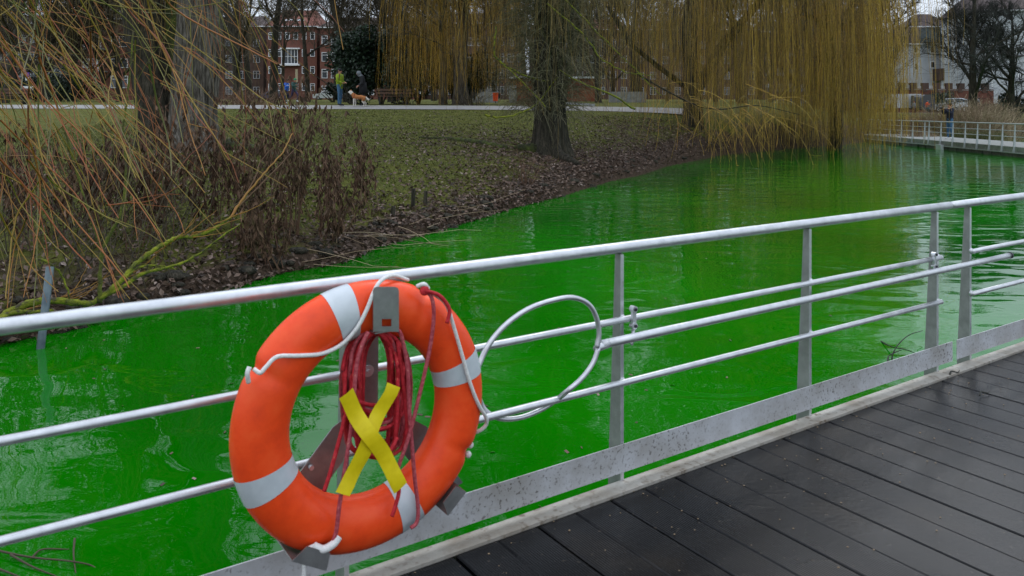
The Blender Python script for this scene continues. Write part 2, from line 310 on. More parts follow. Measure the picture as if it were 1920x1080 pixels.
def water_mat():
    m = bpy.data.materials.new('dyed_green_water'); m.use_nodes = True; nt = m.node_tree; b = nt.nodes['Principled BSDF']; L = nt.links.new
    ge = node(nt, 'ShaderNodeTexCoord')
    n0 = node(nt, 'ShaderNodeTexNoise'); n0.inputs['Scale'].default_value = .16; n0.inputs['Detail'].default_value = 5; L(ge.outputs['Object'], n0.inputs['Vector'])
    r = ramp(nt, [(.35, (.0, .095, .0)), (.6, (.003, .185, .0))]); L(n0.outputs[0], r.inputs[0]); L(r.outputs[0], b.inputs['Base Color'])
    b.inputs['Roughness'].default_value = .012; b.inputs['IOR'].default_value = 1.33
    mp = node(nt, 'ShaderNodeMapping'); mp.inputs['Rotation'].default_value = (0, 0, R_(12)); mp.inputs['Scale'].default_value = (1, 1.7, 1); L(ge.outputs['Object'], mp.inputs[0])
    def nz(s, d, sc): 
        n = node(nt, 'ShaderNodeTexNoise'); n.inputs['Scale'].default_value = s; n.inputs['Detail'].default_value = d; n.inputs['Distortion'].default_value = .6; L(mp.outputs[0], n.inputs['Vector'])
        q = node(nt, 'ShaderNodeMath', operation='MULTIPLY'); q.inputs[1].default_value = sc; L(n.outputs[0], q.inputs[0]); return q.outputs[0]
    # calm patches and rippled patches
    nc = node(nt, 'ShaderNodeTexNoise'); nc.inputs['Scale'].default_value = .35; nc.inputs['Detail'].default_value = 3; L(ge.outputs['Object'], nc.inputs['Vector'])
    mr = node(nt, 'ShaderNodeMapRange'); mr.inputs[1].default_value = .4; mr.inputs[2].default_value = .65; mr.inputs[3].default_value = .12; mr.inputs[4].default_value = .9; L(nc.outputs[0], mr.inputs[0])
    a = nz(1.3, 1, 1.15); c = nz(5.5, 2, .14); d = nz(16, 2, .022)
    s1 = node(nt, 'ShaderNodeMath', operation='ADD'); L(c, s1.inputs[0]); L(d, s1.inputs[1])
    s2 = node(nt, 'ShaderNodeMath', operation='MULTIPLY'); L(s1.outputs[0], s2.inputs[0]); L(mr.outputs[0], s2.inputs[1])
    s3 = node(nt, 'ShaderNodeMath', operation='ADD'); L(a, s3.inputs[0]); L(s2.outputs[0], s3.inputs[1])
    bp = node(nt, 'ShaderNodeBump'); bp.inputs['Strength'].default_value = 1.0; bp.inputs['Distance'].default_value = .016; L(s3.outputs[0], bp.inputs['Height']); L(bp.outputs[0], b.inputs['Normal'])
    return m
M['water'] = water_mat()

def ground_mat():
    m = bpy.data.materials.new('winter_lawn_and_leaf_litter'); m.use_nodes = True; nt = m.node_tree; b = nt.nodes['Principled BSDF']; L = nt.links.new
    ge = node(nt, 'ShaderNodeTexCoord')
    def nz(s, d, rr=.6):
        n = node(nt, 'ShaderNodeTexNoise'); n.inputs['Scale'].default_value = s; n.inputs['Detail'].default_value = d; n.inputs['Roughness'].default_value = rr; L(ge.outputs['Object'], n.inputs['Vector']); return n.outputs[0]
    g = ramp(nt, [(.3, (.034, .040, .009)), (.5, (.098, .104, .016)), (.7, (.18, .18, .045))]); L(nz(5, 9, .75), g.inputs[0])
    l = ramp(nt, [(.32, (.014, .009, .006)), (.48, (.055, .036, .024)), (.64, (.12, .080, .055)), (.78, (.24, .18, .14))]); L(nz(16, 8, .8), l.inputs[0])
    at = node(nt, 'ShaderNodeAttribute'); at.attribute_name = 'rnd'      # where litter lies instead of turf
    ad = node(nt, 'ShaderNodeMath', operation='ADD'); q = node(nt, 'ShaderNodeMath', operation='MULTIPLY'); q.inputs[1].default_value = 1.3; L(nz(1.3, 7, .7), q.inputs[0])
    L(q.outputs[0], ad.inputs[0]); L(at.outputs['Fac'], ad.inputs[1])
    rr = ramp(nt, [(.78, (0, 0, 0)), (1.0, (1, 1, 1))]); L(ad.outputs[0], rr.inputs[0])
    mx = node(nt, 'ShaderNodeMix'); mx.data_type = 'RGBA'; L(rr.outputs[0], mx.inputs[0]); L(g.outputs[0], mx.inputs[6]); L(l.outputs[0], mx.inputs[7])
    L(mx.outputs[2], b.inputs['Base Color']); b.inputs['Roughness'].default_value = .95; b.inputs['Specular IOR Level'].default_value = .2
    bp = node(nt, 'ShaderNodeBump'); bp.inputs['Strength'].default_value = .9; bp.inputs['Distance'].default_value = .05; L(nz(14, 8, .75), bp.inputs['Height']); L(bp.outputs[0], b.inputs['Normal'])
    return m
M['ground'] = ground_mat()

# ------------------------------------------------------------------ terrain and water
WZ = -.4
SH = np.array([(-30, -40), (-12, -10), (-8.2, 0), (-6.2, 3.4), (-4.9, 5.2), (-4.03, 6.27), (-3.7, 6.75), (-3.36, 7.46), (-2.91, 8.25), (-2.65, 8.98), (-2.07, 9.6), (-1.85, 10.65), (-1.3, 11.8), (-.82, 12.96),
               (0, 15), (1.1, 17.2), (2.53, 20.65), (3.7, 22.7), (5.0, 26), (6.73, 29.2), (8.6, 32.7), (12.9, 37.8), (16.9, 41.5), (20.2, 46), (25, 54), (32, 60), (46, 64), (80, 66), (200, 66)], float)
def sdist(x, y):
    x = np.asarray(x, float); y = np.asarray(y, float); best = np.full(x.shape, 1e9); sg = np.ones(x.shape)
    for a, b in zip(SH[:-1], SH[1:]):
        d = b - a; L2 = d @ d; t = np.clip(((x - a[0]) * d[0] + (y - a[1]) * d[1]) / L2, 0, 1)
        qx = a[0] + t * d[0]; qy = a[1] + t * d[1]; D = np.hypot(x - qx, y - qy)
        s = np.sign(d[0] * (y - a[1]) - d[1] * (x - a[0])); u = D < best - 1e-9
        best = np.where(u, D, best); sg = np.where(u, s, sg)
    return best * np.where(sg == 0, 1, sg)
def smooth(t): t = np.clip(t, 0, 1); return t * t * (3 - 2 * t)
def wob(x, y): return np.sin(x * 2.1 + 1.3 * np.sin(y * 1.7)) * np.cos(y * 1.9 + np.sin(x * 1.1)) 
def gz(x, y):
    x = np.asarray(x, float); y = np.asarray(y, float); d = sdist(x, y)
    right = smooth((x / np.maximum(y, 5) - .30) / .16) * smooth((y - 36) / 12)
    dp = np.maximum(0, 34.5 - y); t = np.clip(d, 0, None) / (np.clip(d, 0, None) + dp + .8)
    amp = 1.93 * (1 - right) + 1.62 * right
    z = WZ + amp * np.sqrt(t) + (1 - right) * (.06 * np.clip(y - 34.5, 0, 3) + .016 * np.clip(y - 37.5, 0, 200))
    z = z + .03 * wob(x, y) * smooth(d / 1.5) * smooth((34 - y) / 3)
    return np.where(d > 0, z, WZ - .9 * (1 - np.exp(d * 1.2)))
def gp(px, Y):                       # point on the ground in the photo column px at distance Y
    x = (px - CX) / F * Y; return np.array([x, Y, float(gz(x, Y))])

ys = np.concatenate([np.linspace(-12, 4, 20)[:-1], np.geomspace(4, 60, 300)[:-1], np.linspace(60, 230, 60)])
ts = np.concatenate([np.linspace(-1.6, -.8, 30)[:-1], np.linspace(-.8, .75, 330), np.linspace(.75, 1.5, 20)[1:]])
YY, TT = np.meshgrid(ys, ts, indexing='ij'); XX = TT * (np.abs(YY - (-12)) + 12) * 1.0
XX = TT * np.maximum(YY, 0) + np.sign(TT) * 0 + TT * 9 * (YY < 1e9) * np.exp(-np.maximum(YY, 0) / 12)
ZZ = gz(XX, YY)
rng = np.random.default_rng(3)
dd = sdist(XX, YY)
lit = .62 * np.exp(-np.clip(dd, 0, None) / .55) + .38 * np.exp(-((XX - 1.5) ** 2 / 14 + (YY - 21) ** 2 / 22)) + .30 * smooth((XX - 1.2) / 4) * smooth((34.3 - YY) / 3) + .20 * smooth((-3 - XX) / 3) * smooth((13 - YY) / 5)
lit = lit - .06 + .05 * wob(XX * .6, YY * .5)
ny, nx = XX.shape; idx = np.arange(ny * nx).reshape(ny, nx)
fc = np.stack([idx[:-1, :-1], idx[:-1, 1:], idx[1:, 1:], idx[1:, :-1]], -1).reshape(-1, 4)
g = MB(); g.add(np.stack([XX, YY, ZZ], -1).reshape(-1, 3), fc, 0, lit.ravel())
tag(g.build('ground', M['ground'], smooth=True), kind='structure')
w = MB(); w.add([(-150, -40, WZ), (250, -40, WZ), (250, 140, WZ), (-150, 140, WZ)], [(0, 1, 2, 3)])
tag(w.build('water', M['water']), kind='structure')
# far ground skirt so that the terrain reaches the horizon
w = MB(); w.add([(-900, 225, 3.0), (900, 225, 3.0), (900, 1500, 3.2), (-900, 1500, 3.2)], [(0, 1, 2, 3)], 0, .1)
tag(w.build('far_ground', M['ground']), kind='structure')
# path: a strip a few mm above the lawn
xs = np.linspace(-75, 8.0, 160); rows = []
for yo in (34.55, 35.5, 36.5, 37.45): rows.append(np.stack([xs, np.full_like(xs, yo) + .12 * np.sin(xs * .6), gz(xs, np.full_like(xs, yo)) + .02], -1))
g = MB(); n = len(xs); vv = np.vstack(rows); ff = [(r * n + i, r * n + i + 1, (r + 1) * n + i + 1, (r + 1) * n + i) for r in range(3) for i in range(n - 1)]
g.add(vv, ff); tag(g.build('path', M['path'], smooth=True), kind='structure')
xs = np.linspace(24, 75, 60); g = MB(); rows = [np.stack([xs, np.full_like(xs, yo), gz(xs, np.full_like(xs, yo)) + .03], -1) for yo in (73.5, 76.5)]; n = len(xs)
g.add(np.vstack(rows), [(i, i + 1, n + i + 1, n + i) for i in range(n - 1)]); tag(g.build('far_path', M['path']), kind='structure')

# ------------------------------------------------------------------ scattered grass, litter
def on_land(n, x0, x1, y0, y1, keep=None, dmin=.0, seed=1):
    r = np.random.default_rng(seed); x = r.uniform(x0, x1, n); y = r.uniform(y0, y1, n); d = sdist(x, y); k = d > dmin
    if keep is not None: k &= r.random(n) < keep(x, y, d)
    return x[k], y[k], d[k]
def leaves(name, x, y, size, seed, label, matn='litter', lift=.012, flatn=.55):
    r = np.random.default_rng(seed); n = len(x); z = np.maximum(gz(x, y), WZ) + r.uniform(.003, lift, n)
    a = r.uniform(0, 2 * math.pi, n); s = r.uniform(.6, 1.35, n) * size
    nrm = np.stack([r.normal(0, flatn, n), r.normal(0, flatn, n), np.ones(n)], 1); nrm /= np.linalg.norm(nrm, axis=1)[:, None]
    t = np.stack([np.cos(a), np.sin(a), np.zeros(n)], 1); t -= nrm * (t * nrm).sum(1)[:, None]; t /= np.linalg.norm(t, axis=1)[:, None]; b = np.cross(nrm, t)
    C = np.stack([x, y, z + s * .25], 1); A = t * s[:, None]; Bv = b * (s * .5)[:, None]
    # a bent diamond, 2 triangles sharing the midrib
    v = np.stack([C - A, C - Bv + nrm * (s * .22)[:, None], C + A, C + Bv + nrm * (s * .22)[:, None]], 1).reshape(-1, 3)
    q = np.arange(n)[:, None] * 4; f = np.concatenate([q + np.array([[0, 1, 2]]), q + np.array([[0, 2, 3]])])
    m = MB(); m.add(v, f, 0, np.repeat(r.random(n) ** 1.4, 4)); o = m.build(name, M[matn]); tag(o, label, 'leaves', kind='stuff'); return o
x, y, d = on_land(90000, -8, 2.5, 4.5, 17, lambda x, y, d: np.exp(-np.abs(d) / .6) * .9 + .012 + .08 * (x < -3), dmin=-.10, seed=11)
leaves('leaf_litter', x, y, .036, 1, 'brown fallen leaves heaped along the near bank at the waterline', lift=.03, flatn=.8)
x, y, d = on_land(120000, -9, 14, 11, 33.5, lambda x, y, d: np.clip(.035 + .75 * np.exp(-((x - 1.5) ** 2 / 16 + (y - 21) ** 2 / 26)) + .6 * smooth((x - 1.5) / 3) + .9 * np.exp(-d / .5), 0, 1) * np.clip(26 / y, .3, 1.), seed=12)
leaves('lawn_leaves', x, y, .042, 2, 'brown and pale fallen leaves strewn over the lawn under the willow')
x, y, d = on_land(150000, -12, 7, 8.5, 34.3, lambda x, y, d: np.clip(12 / y, 0, 1) * (1 - .8 * np.exp(-((x - 1.5) ** 2 / 12 + (y - 20) ** 2 / 16))) * smooth((d - .5) / 1.0), dmin=.4, seed=13)
r = np.random.default_rng(5); n = len(x); h = r.uniform(.02, .06, n); a = r.uniform(0, 6.28, n); z = gz(x, y)
v = np.stack([np.stack([x - .012 * np.cos(a), y - .012 * np.sin(a), z], 1), np.stack([x + .012 * np.cos(a), y + .012 * np.sin(a), z], 1), np.stack([x + r.normal(0, .03, n), y + r.normal(0, .03, n), z + h], 1)], 1).reshape(-1, 3)
m = MB(); m.add(v, np.arange(3 * n).reshape(-1, 3), 0, np.repeat(r.random(n), 3)); tag(m.build('lawn_grass', M['grass']), 'short olive green winter grass of the lawn', 'grass', kind='stuff')

# ------------------------------------------------------------------ near footbridge deck
UA = 2.073; VB = 2.24; VE = 2.31            # u of the post right of the ring; inner and outer edge of the edge angle
deck = tag(MB().box(B(2.5, .8, -.22), (14, 2.9, .12), (U, V, Z)).build('deck_frame', M['dark_iron']), kind='structure')
PW = .1655; g_ = MB()
def plank_mesh(w, l):
    # bevelled board: x across, y along
    b = .004; h = .028; pts = []; prof = [(-w / 2, -h), (w / 2, -h), (w / 2, -b), (w / 2 - b, 0), (-w / 2 + b, 0), (-w / 2, -b)]
    for yy in (-l / 2, l / 2): pts += [(p[0], yy, p[1]) for p in prof]
    n = 6; fs = [tuple(range(n)), tuple(range(2 * n - 1, n - 1, -1))] + [((i + 1) % n, i, i + n, (i + 1) % n + n) for i in range(n)]
    m = MB(); m.add(pts, fs); return m.mesh('plank', M['plank'])
pm = plank_mesh(PW - .0055, 3.1)
rz_b = math.atan2(U[1], U[0])
walk = thing('plank_deck', 'dark grey reeded composite planks of the near footbridge', 'deck', B(2.5, .69, 0)); walk.rotation_euler = (0, 0, rz_b)
walk['kind'] = 'structure'; del walk['category']; del walk['label']; walk.name = 'deck'
u0 = UA - .456 - PW * 10
for i in range(46):
    u = u0 + i * PW + PW / 2 + (.0018 if i % 2 == 0 else -.0018)
    place(pm, 'plank', walk, (u - 2.5 + random.uniform(-.0006, .0006), VB - .004 - 1.55 - .69, random.uniform(-.0012, .0012)))
# edge angle (trim)
e = MB(); e.box(B(3.0, (VB + VE) / 2, .004), (13, VE - VB, .012), (U, V, Z)); e.box(B(3.0, VE + .004, -.09), (13, .008, .20), (U, V, Z))
tag(e.build('deck_edge', M['trim']), kind='structure')
e = MB(); e.box(B(3.0, VE - .1, -.28), (13, .16, .16), (U, V, Z)); tag(e.build('deck_beam', M['dark_iron']), kind='structure')

# ------------------------------------------------------------------ near railing
def rail(mb, ua, ub, v, z, r, sides=20): mb.tubes([B(u, v, z) for u in np.linspace(ua, ub, 8)], np.full(8, r), sides, caps=True)
def post_mb(u):
    m = MB(); t = .008
    prof = [(VE + .004, -.16), (VE + .004, .885), (VE + .034, .885), (VE + .075, .02), (VE + .075, -.16)]
    m.prism([B(u - t, v, z) for v, z in prof], U * 2 * t); return m
def railing(label, ua, ub, posts, lo_ua, lo_ub):
    rt = thing('railing', label, 'railing', B(posts[0], VE, 0))
    m = MB(); rail(m, ua, ub, VE + .019, .907, .0215, 24); m.build('top_rail', M['alu'], rt, smooth=True)
    for zz in (.635, .392):
        m = MB(); rail(m, lo_ua, lo_ub, VE - .0095, zz, .0130); m.build('middle_rail', M['alu'], rt, smooth=True)
    for u in posts:
        p = post_mb(u).build('post', M['alu_dark'], rt)
        for zz in (.635, .392):
            if lo_ua < u < lo_ub: MB().ball(B(u, VE - .0005, zz), (.013, .012, .018), 10).build('weld', M['alu'], p, smooth=True)
        e_ = MB(); e_.box(B(u, VE + .0028, .44), (.0158, .0024, .885), (U, V, Z)); e_.build('edge_face', M['alu'], p)
    k = MB(); k.box(B((ua + ub) / 2 - .005, VE - .004, .099), (ub - ua - .02, .005, .108), (U, V, Z))
    k.build('kick_plate', M['kick'], rt)
    return rt
PO = [UA - 1.126 - 1.145, UA - 1.126, UA, UA + 1.174, UA + 2.30]
railing('silver tube railing with tapered posts beside the planks, carrying the orange life ring', UA - 3.6, UA + 2.455, PO, UA - 3.6, UA + 2.315)
railing('short piece of silver railing at the right edge beyond the gap', UA + 2.485, UA + 5.6, [UA + 2.656, UA + 3.80, UA + 4.95], UA + 2.65, UA + 5.5)

# rescue pole with wire loop, resting in two clamps
pole = thing('rescue_pole', 'long silver rescue pole with an open wire loop at its left end', 'rescue pole', OV(1125, 648, VE - .05))
a = OV(1128, 646, VE - .065); b = OV(1893, 479, VE - .045)
m = MB(); m.tubes([a + (b - a) * t for t in np.linspace(0, 1, 8)], np.full(8, .0165), 18, caps=True); m.build('tube', M['alu'], pole, smooth=True)
dr = (b - a) / np.linalg.norm(b - a)
m = MB(); m.tubes([b - dr * .008, b + dr * .014], np.full(2, .0185), 16, caps=True); m.build('end_cap', M['black_cap'], pole, smooth=True)
lp = [(1122, 652), (1112, 680), (1092, 708), (1064, 733), (1040, 752), (1010, 770), (975, 783), (940, 785), (912, 772), (898, 745), (893, 705), (905, 668), (925, 634), (955, 603), (995, 577), (1040, 562), (1075, 558), (1103, 570), (1118, 595), (1123, 625), (1119, 652)]
def catmull(pts, n=6, closed=False):
    pts = np.asarray(pts, float); q = np.vstack([2 * pts[0] - pts[1], pts, 2 * pts[-1] - pts[-2]]); out = []
    for i in range(1, len(q) - 2):
        p0, p1, p2, p3 = q[i - 1:i + 3]
        for t in np.linspace(0, 1, n, endpoint=False): out.append(.5 * ((2 * p1) + (-p0 + p2) * t + (2 * p0 - 5 * p1 + 4 * p2 - p3) * t * t + (-p0 + 3 * p1 - 3 * p2 + p3) * t ** 3))
    out.append(q[-2]); return np.array(out)
def loopv(i, n): return VE - .065 + (.05 if 3 < i < 9 else 0)
pts = catmull([OV(x, y, VE - .075 + .085 * smooth((y - 700) / 50.) * (1 if x < 1060 else .2)) for x, y in lp], 5)
m = MB(); m.tubes(pts, np.full(len(pts), .0095), 12, caps=True); m.build('wire_loop', M['alu'], pole, smooth=True)
m = MB(); m.tubes([OV(1116, 655, VE - .070), a + dr * .03], np.array([.012, .0175]), 12, caps=True); m.build('socket', M['alu'], pole, smooth=True)
# clamps
for (x0, y0, y1, top) in ((1188, 578, 608, True), (1752, 472, 500, False)):
    cl = thing('rail_clamp', 'small bolted clamp on the middle rail just right of the second post' if top else 'small bolted clamp at the rail end beside the gap', 'clamp', OV(x0, y1, VE - .03))
    m = MB(); c = OV(x0, (y0 + y1) / 2 + 2, VE - .028); m.box(c, (.018, .012, .075), (U, V, Z)); 
    m.tubes([c + Z * .032 - V * .010, c + Z * .032 + V * .012], np.full(2, .013), 14, caps=True); m.tubes([c - Z * .032 - V * .010, c - Z * .032 + V * .012], np.full(2, .013), 14, caps=True)
    m.build('clamp_plate', M['alu'], cl, smooth=False)
    for s in (1, -1):
        m = MB(); cc = c + Z * .032 * s; m.tubes([cc - V * .016, cc - V * .005], np.full(2, .0065), 6, caps=True); m.build('bolt', M['black_cap'], cl)
    m = MB(); q = OV(x0 - 4, y1 + (38 if top else 10), VE - .06); m.tubes([c - Z * .04, (c - Z * .04 + q) / 2, q], np.full(3, .007), 8, caps=True); m.build('hanger', M['alu'], cl, smooth=True)

# ------------------------------------------------------------------ life ring
VR = 2.06
RC = OV(687, 776, VR); Rm, ra, rb = .295, .0755, .056
def ringpt(phi, th, er=0., dent=True):
    r_ = ra + er; s_ = rb + er
    if dent:
        for pd in DENTS:
            dphi = (phi - pd + math.pi) % (2 * math.pi) - math.pi
            k = math.exp(-(dphi / .055) ** 2) * .011 * max(0., math.cos(th) * .8 + .5); r_ -= k; s_ -= k * .6
    rad = Rm + r_ * math.cos(th)
    return RC + (U * math.cos(phi) + Z * math.sin(phi)) * rad - V * (s_ * math.sin(th))
def ringang(px, py):
    q = OV(px, py, VR) - RC; return math.atan2(q @ Z, q @ U)
DENTS = [ringang(478, 690), ringang(792, 548), ringang(880, 845), ringang(595, 1020)]
ring = thing('life_ring', 'orange life ring with four pale reflective bands, hung on the near railing', 'life ring', RC)
def torus(p0, p1, n, m_, er, closed):
    ph = np.linspace(p0, p1, n, endpoint=not closed); vv = [ringpt(p, 2 * math.pi * k / m_, er) for p in ph for k in range(m_)]
    ff = []; N = n if closed else n - 1
    for i in range(N):
        for k in range(m_):
            i2 = (i + 1) % n; k2 = (k + 1) % m_; ff.append((i * m_ + k, i2 * m_ + k, i2 * m_ + k2, i * m_ + k2)[::-1])
    return MB().add(vv, ff)
torus(0, 2 * math.pi, 220, 40, 0, True).build('ring_body', M['orange'], ring, smooth=True)
for (x, y) in ((637, 580), (858, 686), (752, 940), (502, 892)):
    a_ = ringang(x, y); torus(a_ - .105, a_ + .105, 10, 40, .0012, False).build('reflective_band', M['band'], ring, smooth=True)

def rope(name, pts, r, mt, parent, v=None, n=7, sides=10, twist=True):
    c = catmull(pts, n); m = MB(); m.tubes(c, np.full(len(c), r), sides, caps=True); return m.build(name, M[mt], parent, smooth=True)
VF = VR - rb - .008
grab = thing('grab_line', 'white braided line looped around the orange life ring', 'rope', OV(680, 600, VF))
rope('line', [OV(466, 717, VF + .02), OV(464, 700, VF + .012), OV(468, 688, VF + .015)], .0062, 'white_rope', grab)
rope('line', [OV(x, y, v) for x, y, v in ((476, 692, VF + .012), (488, 699, VF), (499, 688, VF - .002), (520, 669, VF), (560, 667, VF + .002), (604, 663, VF + .012), (640, 646, VF + .012), (668, 617, VF), (688, 580, VF - .004), (702, 545, VF - .004), (716, 525, VF + .012), (738, 517, VF + .05), (765, 525, VF + .08))], .0056, 'white_rope', grab)
rope('line', [OV(x, y, v) for x, y, v in ((782, 537, VF + .01), (795, 533, VF - .006), (803, 541, VF))], .0064, 'white_rope', grab)
rope('line', [OV(x, y, v) for x, y, v in ((812, 550, VF), (836, 570, VF - .002), (850, 610, VF - .002), (866, 665, VF - .002), (882, 720, VF), (898, 760, VF + .012), (911, 782, VF + .03), (912, 795, VF + .04), (902, 806, VF + .05), (886, 813, VF + .07))], .0056, 'white_rope', grab)
for (x, y) in ((882, 834), (878, 852)):
    MB().ball(OV(x, y, VF + .05), (.010, .009, .011), 10).build('knot', M['white_rope'], grab, smooth=True)
rope('line', [OV(x, y, v) for x, y, v in ((588, 1024, VF), (606, 1030, VF - .008), (625, 1020, VF - .010), (635, 1006, VF - .006))], .0105, 'white_rope', grab)
rope('line', [OV(x, y, v) for x, y, v in ((592, 1022, VF + .002), (577, 1030, VF - .006), (571, 1042, VF - .006), (570, 1075, VF - .004), (568, 1110, VF - .002))], .0058, 'white_rope', grab)

coil = thing('rescue_rope', 'red rescue rope coiled on the steel hook inside the life ring', 'rope', OV(710, 620, VR))
r = np.random.default_rng(21)
def loop(cx, w, top, bot, v, seed):
    q = np.random.default_rng(seed); pts = []
    for k in range(15):
        t = 2 * math.pi * k / 14; s_ = math.sin(t); c_ = math.cos(t)
        yy = (top + bot) / 2 - (bot - top) / 2 * c_
        ww = w * (.62 + .38 * smooth((yy - top) / (bot - top) * 4))
        xx = cx + ww * (abs(s_) ** .42) * np.sign(s_) + q.normal(0, 1.2)
        pts.append(OV(xx, yy + q.normal(0, 1.5), v + .012 * s_ * q.choice([-1, 1]) + q.normal(0, .002)))
    return pts
for k in range(22):
    cx = 704 + r.uniform(-8, 8); wd = r.uniform(28, 60); top = 619 + r.uniform(-3, 5); bot = r.choice([770, 800, 835, 850]) + r.uniform(-10, 12)
    rope('rope_turn', loop(cx, wd, top, bot, VR + r.uniform(-.045, .035), k), .0056, 'red_rope' if k % 3 else 'red_rope_worn', coil, n=5, sides=8)
FR = VF - .006
loose = [[(740, 618), (752, 628), (764, 690), (767, 760), (772, 829), (778, 900), (784, 954), (781, 980), (770, 990)], [(690, 622), (678, 650), (668, 690), (660, 790), (648, 870), (636, 950), (630, 998), (618, 1028), (604, 1038)],
         [(684, 630), (668, 690), (650, 770), (632, 840), (618, 890), (608, 921)], [(797, 545), (810, 560), (813, 600), (803, 668), (781, 763), (766, 820), (748, 872), (738, 905)], [(746, 640), (758, 740), (763, 800), (757, 840)],
         [(745, 880), (748, 920), (741, 950), (735, 968)], [(797, 545), (822, 553), (838, 570), (843, 585), (838, 606)], [(700, 830), (712, 850), (730, 846), (745, 820)], [(672, 800), (690, 842), (712, 848)]]
for i, L_ in enumerate(loose):
    rope('loose_rope', [OV(x, y, (FR if i not in (2, 4) else VR - .045) - .0015 * i) for x, y in L_], .0056, 'red_rope_worn' if i in (0, 1, 3) else 'red_rope', coil, n=6)
MB().ball(OV(796, 545, FR - .002), (.014, .010, .014), 12).build('knot', M['red_rope'], coil, smooth=True)

tape = thing('barrier_tape', 'yellow tape tied in an X across the red rope', 'tape', OV(700, 820, FR))
def strip(p, q, w0, v, cw=0.):
    a_, b_ = OV(*p, v), OV(*q, v); d = (b_ - a_); L0 = np.linalg.norm(d); d /= L0; s_ = np.cross(d, V); n = 14; vv = []; 
    for i in range(n):
        t = i / (n - 1); c = a_ + d * L0 * t - V * .010 * math.sin(math.pi * t) + s_ * .004 * math.sin(t * 9 + cw) - V * .006 * math.sin(t * 13 + cw)
        for k, o_ in enumerate((-.5, 0, .5)): vv.append(c + s_ * w0 * o_ - V * (.002 * (k == 1) + .0015 * math.sin(t * 19 + k)))
    ff = [(i * 3 + k, i * 3 + k + 1, i * 3 + k + 4, i * 3 + k + 3) for i in range(n - 1) for k in range(2)]
    m = MB(); m.add(np.array(vv), ff); m.add(np.array(vv) + V * .0008, [f_[::-1] for f_ in ff]); return m
strip((735, 720), (642, 925), .043, FR - .008, 1).build('tape_strip', M['yellow'], tape, smooth=True)
t2 = strip((645, 738), (752, 912), .043, FR - .016, 2).build('tape_strip', M['yellow'], tape, smooth=True)
m = MB()
for s_ in ([(732, 894), (737, 889), (742, 893)], [(736, 890), (740, 905)], [(742, 890), (748, 888), (751, 893), (745, 897), (752, 902)], [(734, 899), (739, 897)]):
    m.tubes([OV(x, y, FR - .0185) for x, y in s_], np.full(len(s_), .0007), 4)
m.build('handwriting', M['ink'], t2)

brk = thing('ring_holder', 'grey steel bracket with top hook and two lower cradles holding the life ring', 'bracket', OV(690, 790, 2.2))
# top tab with a slot
def frame_plate(m, x0, x1, y0, y1, wx0, wx1, wy0, wy1, v, t):
    c = 7
    outer = [(x0, y1), (x0, y0 + c), (x0 + 2, y0 + 2), (x0 + c, y0), (x1 - c, y0), (x1 - 2, y0 + 2), (x1, y0 + c), (x1, y1)]
    m.prism([OV(x, y, v) for x, y in outer[:1] + outer[1:-1] + outer[-1:] if y <= wy0] + [OV(x1, wy0, v), OV(x0, wy0, v)], V * t)
    m.prism([OV(x, y, v) for x, y in ((x0, wy0), (wx0, wy0), (wx0, wy1), (x0, wy1))], V * t); m.prism([OV(x, y, v) for x, y in ((wx1, wy0), (x1, wy0), (x1, wy1), (wx1, wy1))], V * t)
    m.prism([OV(x, y, v) for x, y in ((x0, wy1), (x1, wy1), (x1, y1), (x0, y1))], V * t)
m = MB(); frame_plate(m, 700, 748, 538, 622, 716, 734, 598, 612, VF - .012, .003); m.build('hook_tab', M['steel'], brk)
q = OV(724, 622, VF - .010); m = MB(); m.box(q + V * .115, (.066, .23, .003), (U, V, Z)); m.build('hook_arm', M['steel'], brk)
m = MB(); m.prism([OV(x, y, 2.21) for x, y in ((680, 600), (710, 600), (708, 812), (678, 815))], V * .004); st = m.build('back_strip', M['steel'], brk)
c = OV(690, 695, 2.205); m = MB(); m.tubes([c, c - V * .004], np.full(2, .0175), 20, caps=True); m.tubes([c - V * .004, c - V * .010], np.full(2, .006), 8, caps=True); m.build('inspection_disc', M['alu'], brk)
def cradle(poly, ang, sgn):
    m = MB(); m.prism([OV(x, y, 2.205) for x, y in poly], V * .004); m.build('cradle_arm', M['steel'], brk)
    dirr = U * math.cos(ang) + Z * math.sin(ang); tan = -U * math.sin(ang) + Z * math.cos(ang); rr = Rm + ra + .006; w_ = .105 if sgn > 0 else .08
    c0 = RC + dirr * rr
    m = MB(); m.box(c0 + V * ((2.207 + VF - .012) / 2 - VR), (.003, 2.207 - VF + .012, w_), (dirr, V, tan)); m.build('cradle_floor', M['steel'], brk)
    m = MB(); v_ = -V * (VR - VF + .012); m.prism([c0 + v_ - tan * w_ * .5, c0 + v_ + tan * w_ * .5, c0 + v_ + tan * w_ * .38 - dirr * .042, c0 + v_ - tan * w_ * .3 - dirr * .042], -V * .003); m.build('cradle_lip', M['steel'], brk)
cradle([(652, 780), (655, 832), (642, 866), (600, 925), (560, 960), (535, 925), (565, 882), (624, 802)], ringang(572, 1012), 1)
cradle([(742, 770), (800, 800), (850, 880), (868, 905), (822, 935), (780, 880), (745, 835)], ringang(838, 930), -1)
m = MB(); c = OV(582, 875, 2.2); m.tubes([c, c - V * .012], np.full(2, .007), 8, caps=True); c = OV(793, 850, 2.2); m.tubes([c, c - V * .012], np.full(2, .007), 8, caps=True); m.build('bolt', M['alu'], brk)

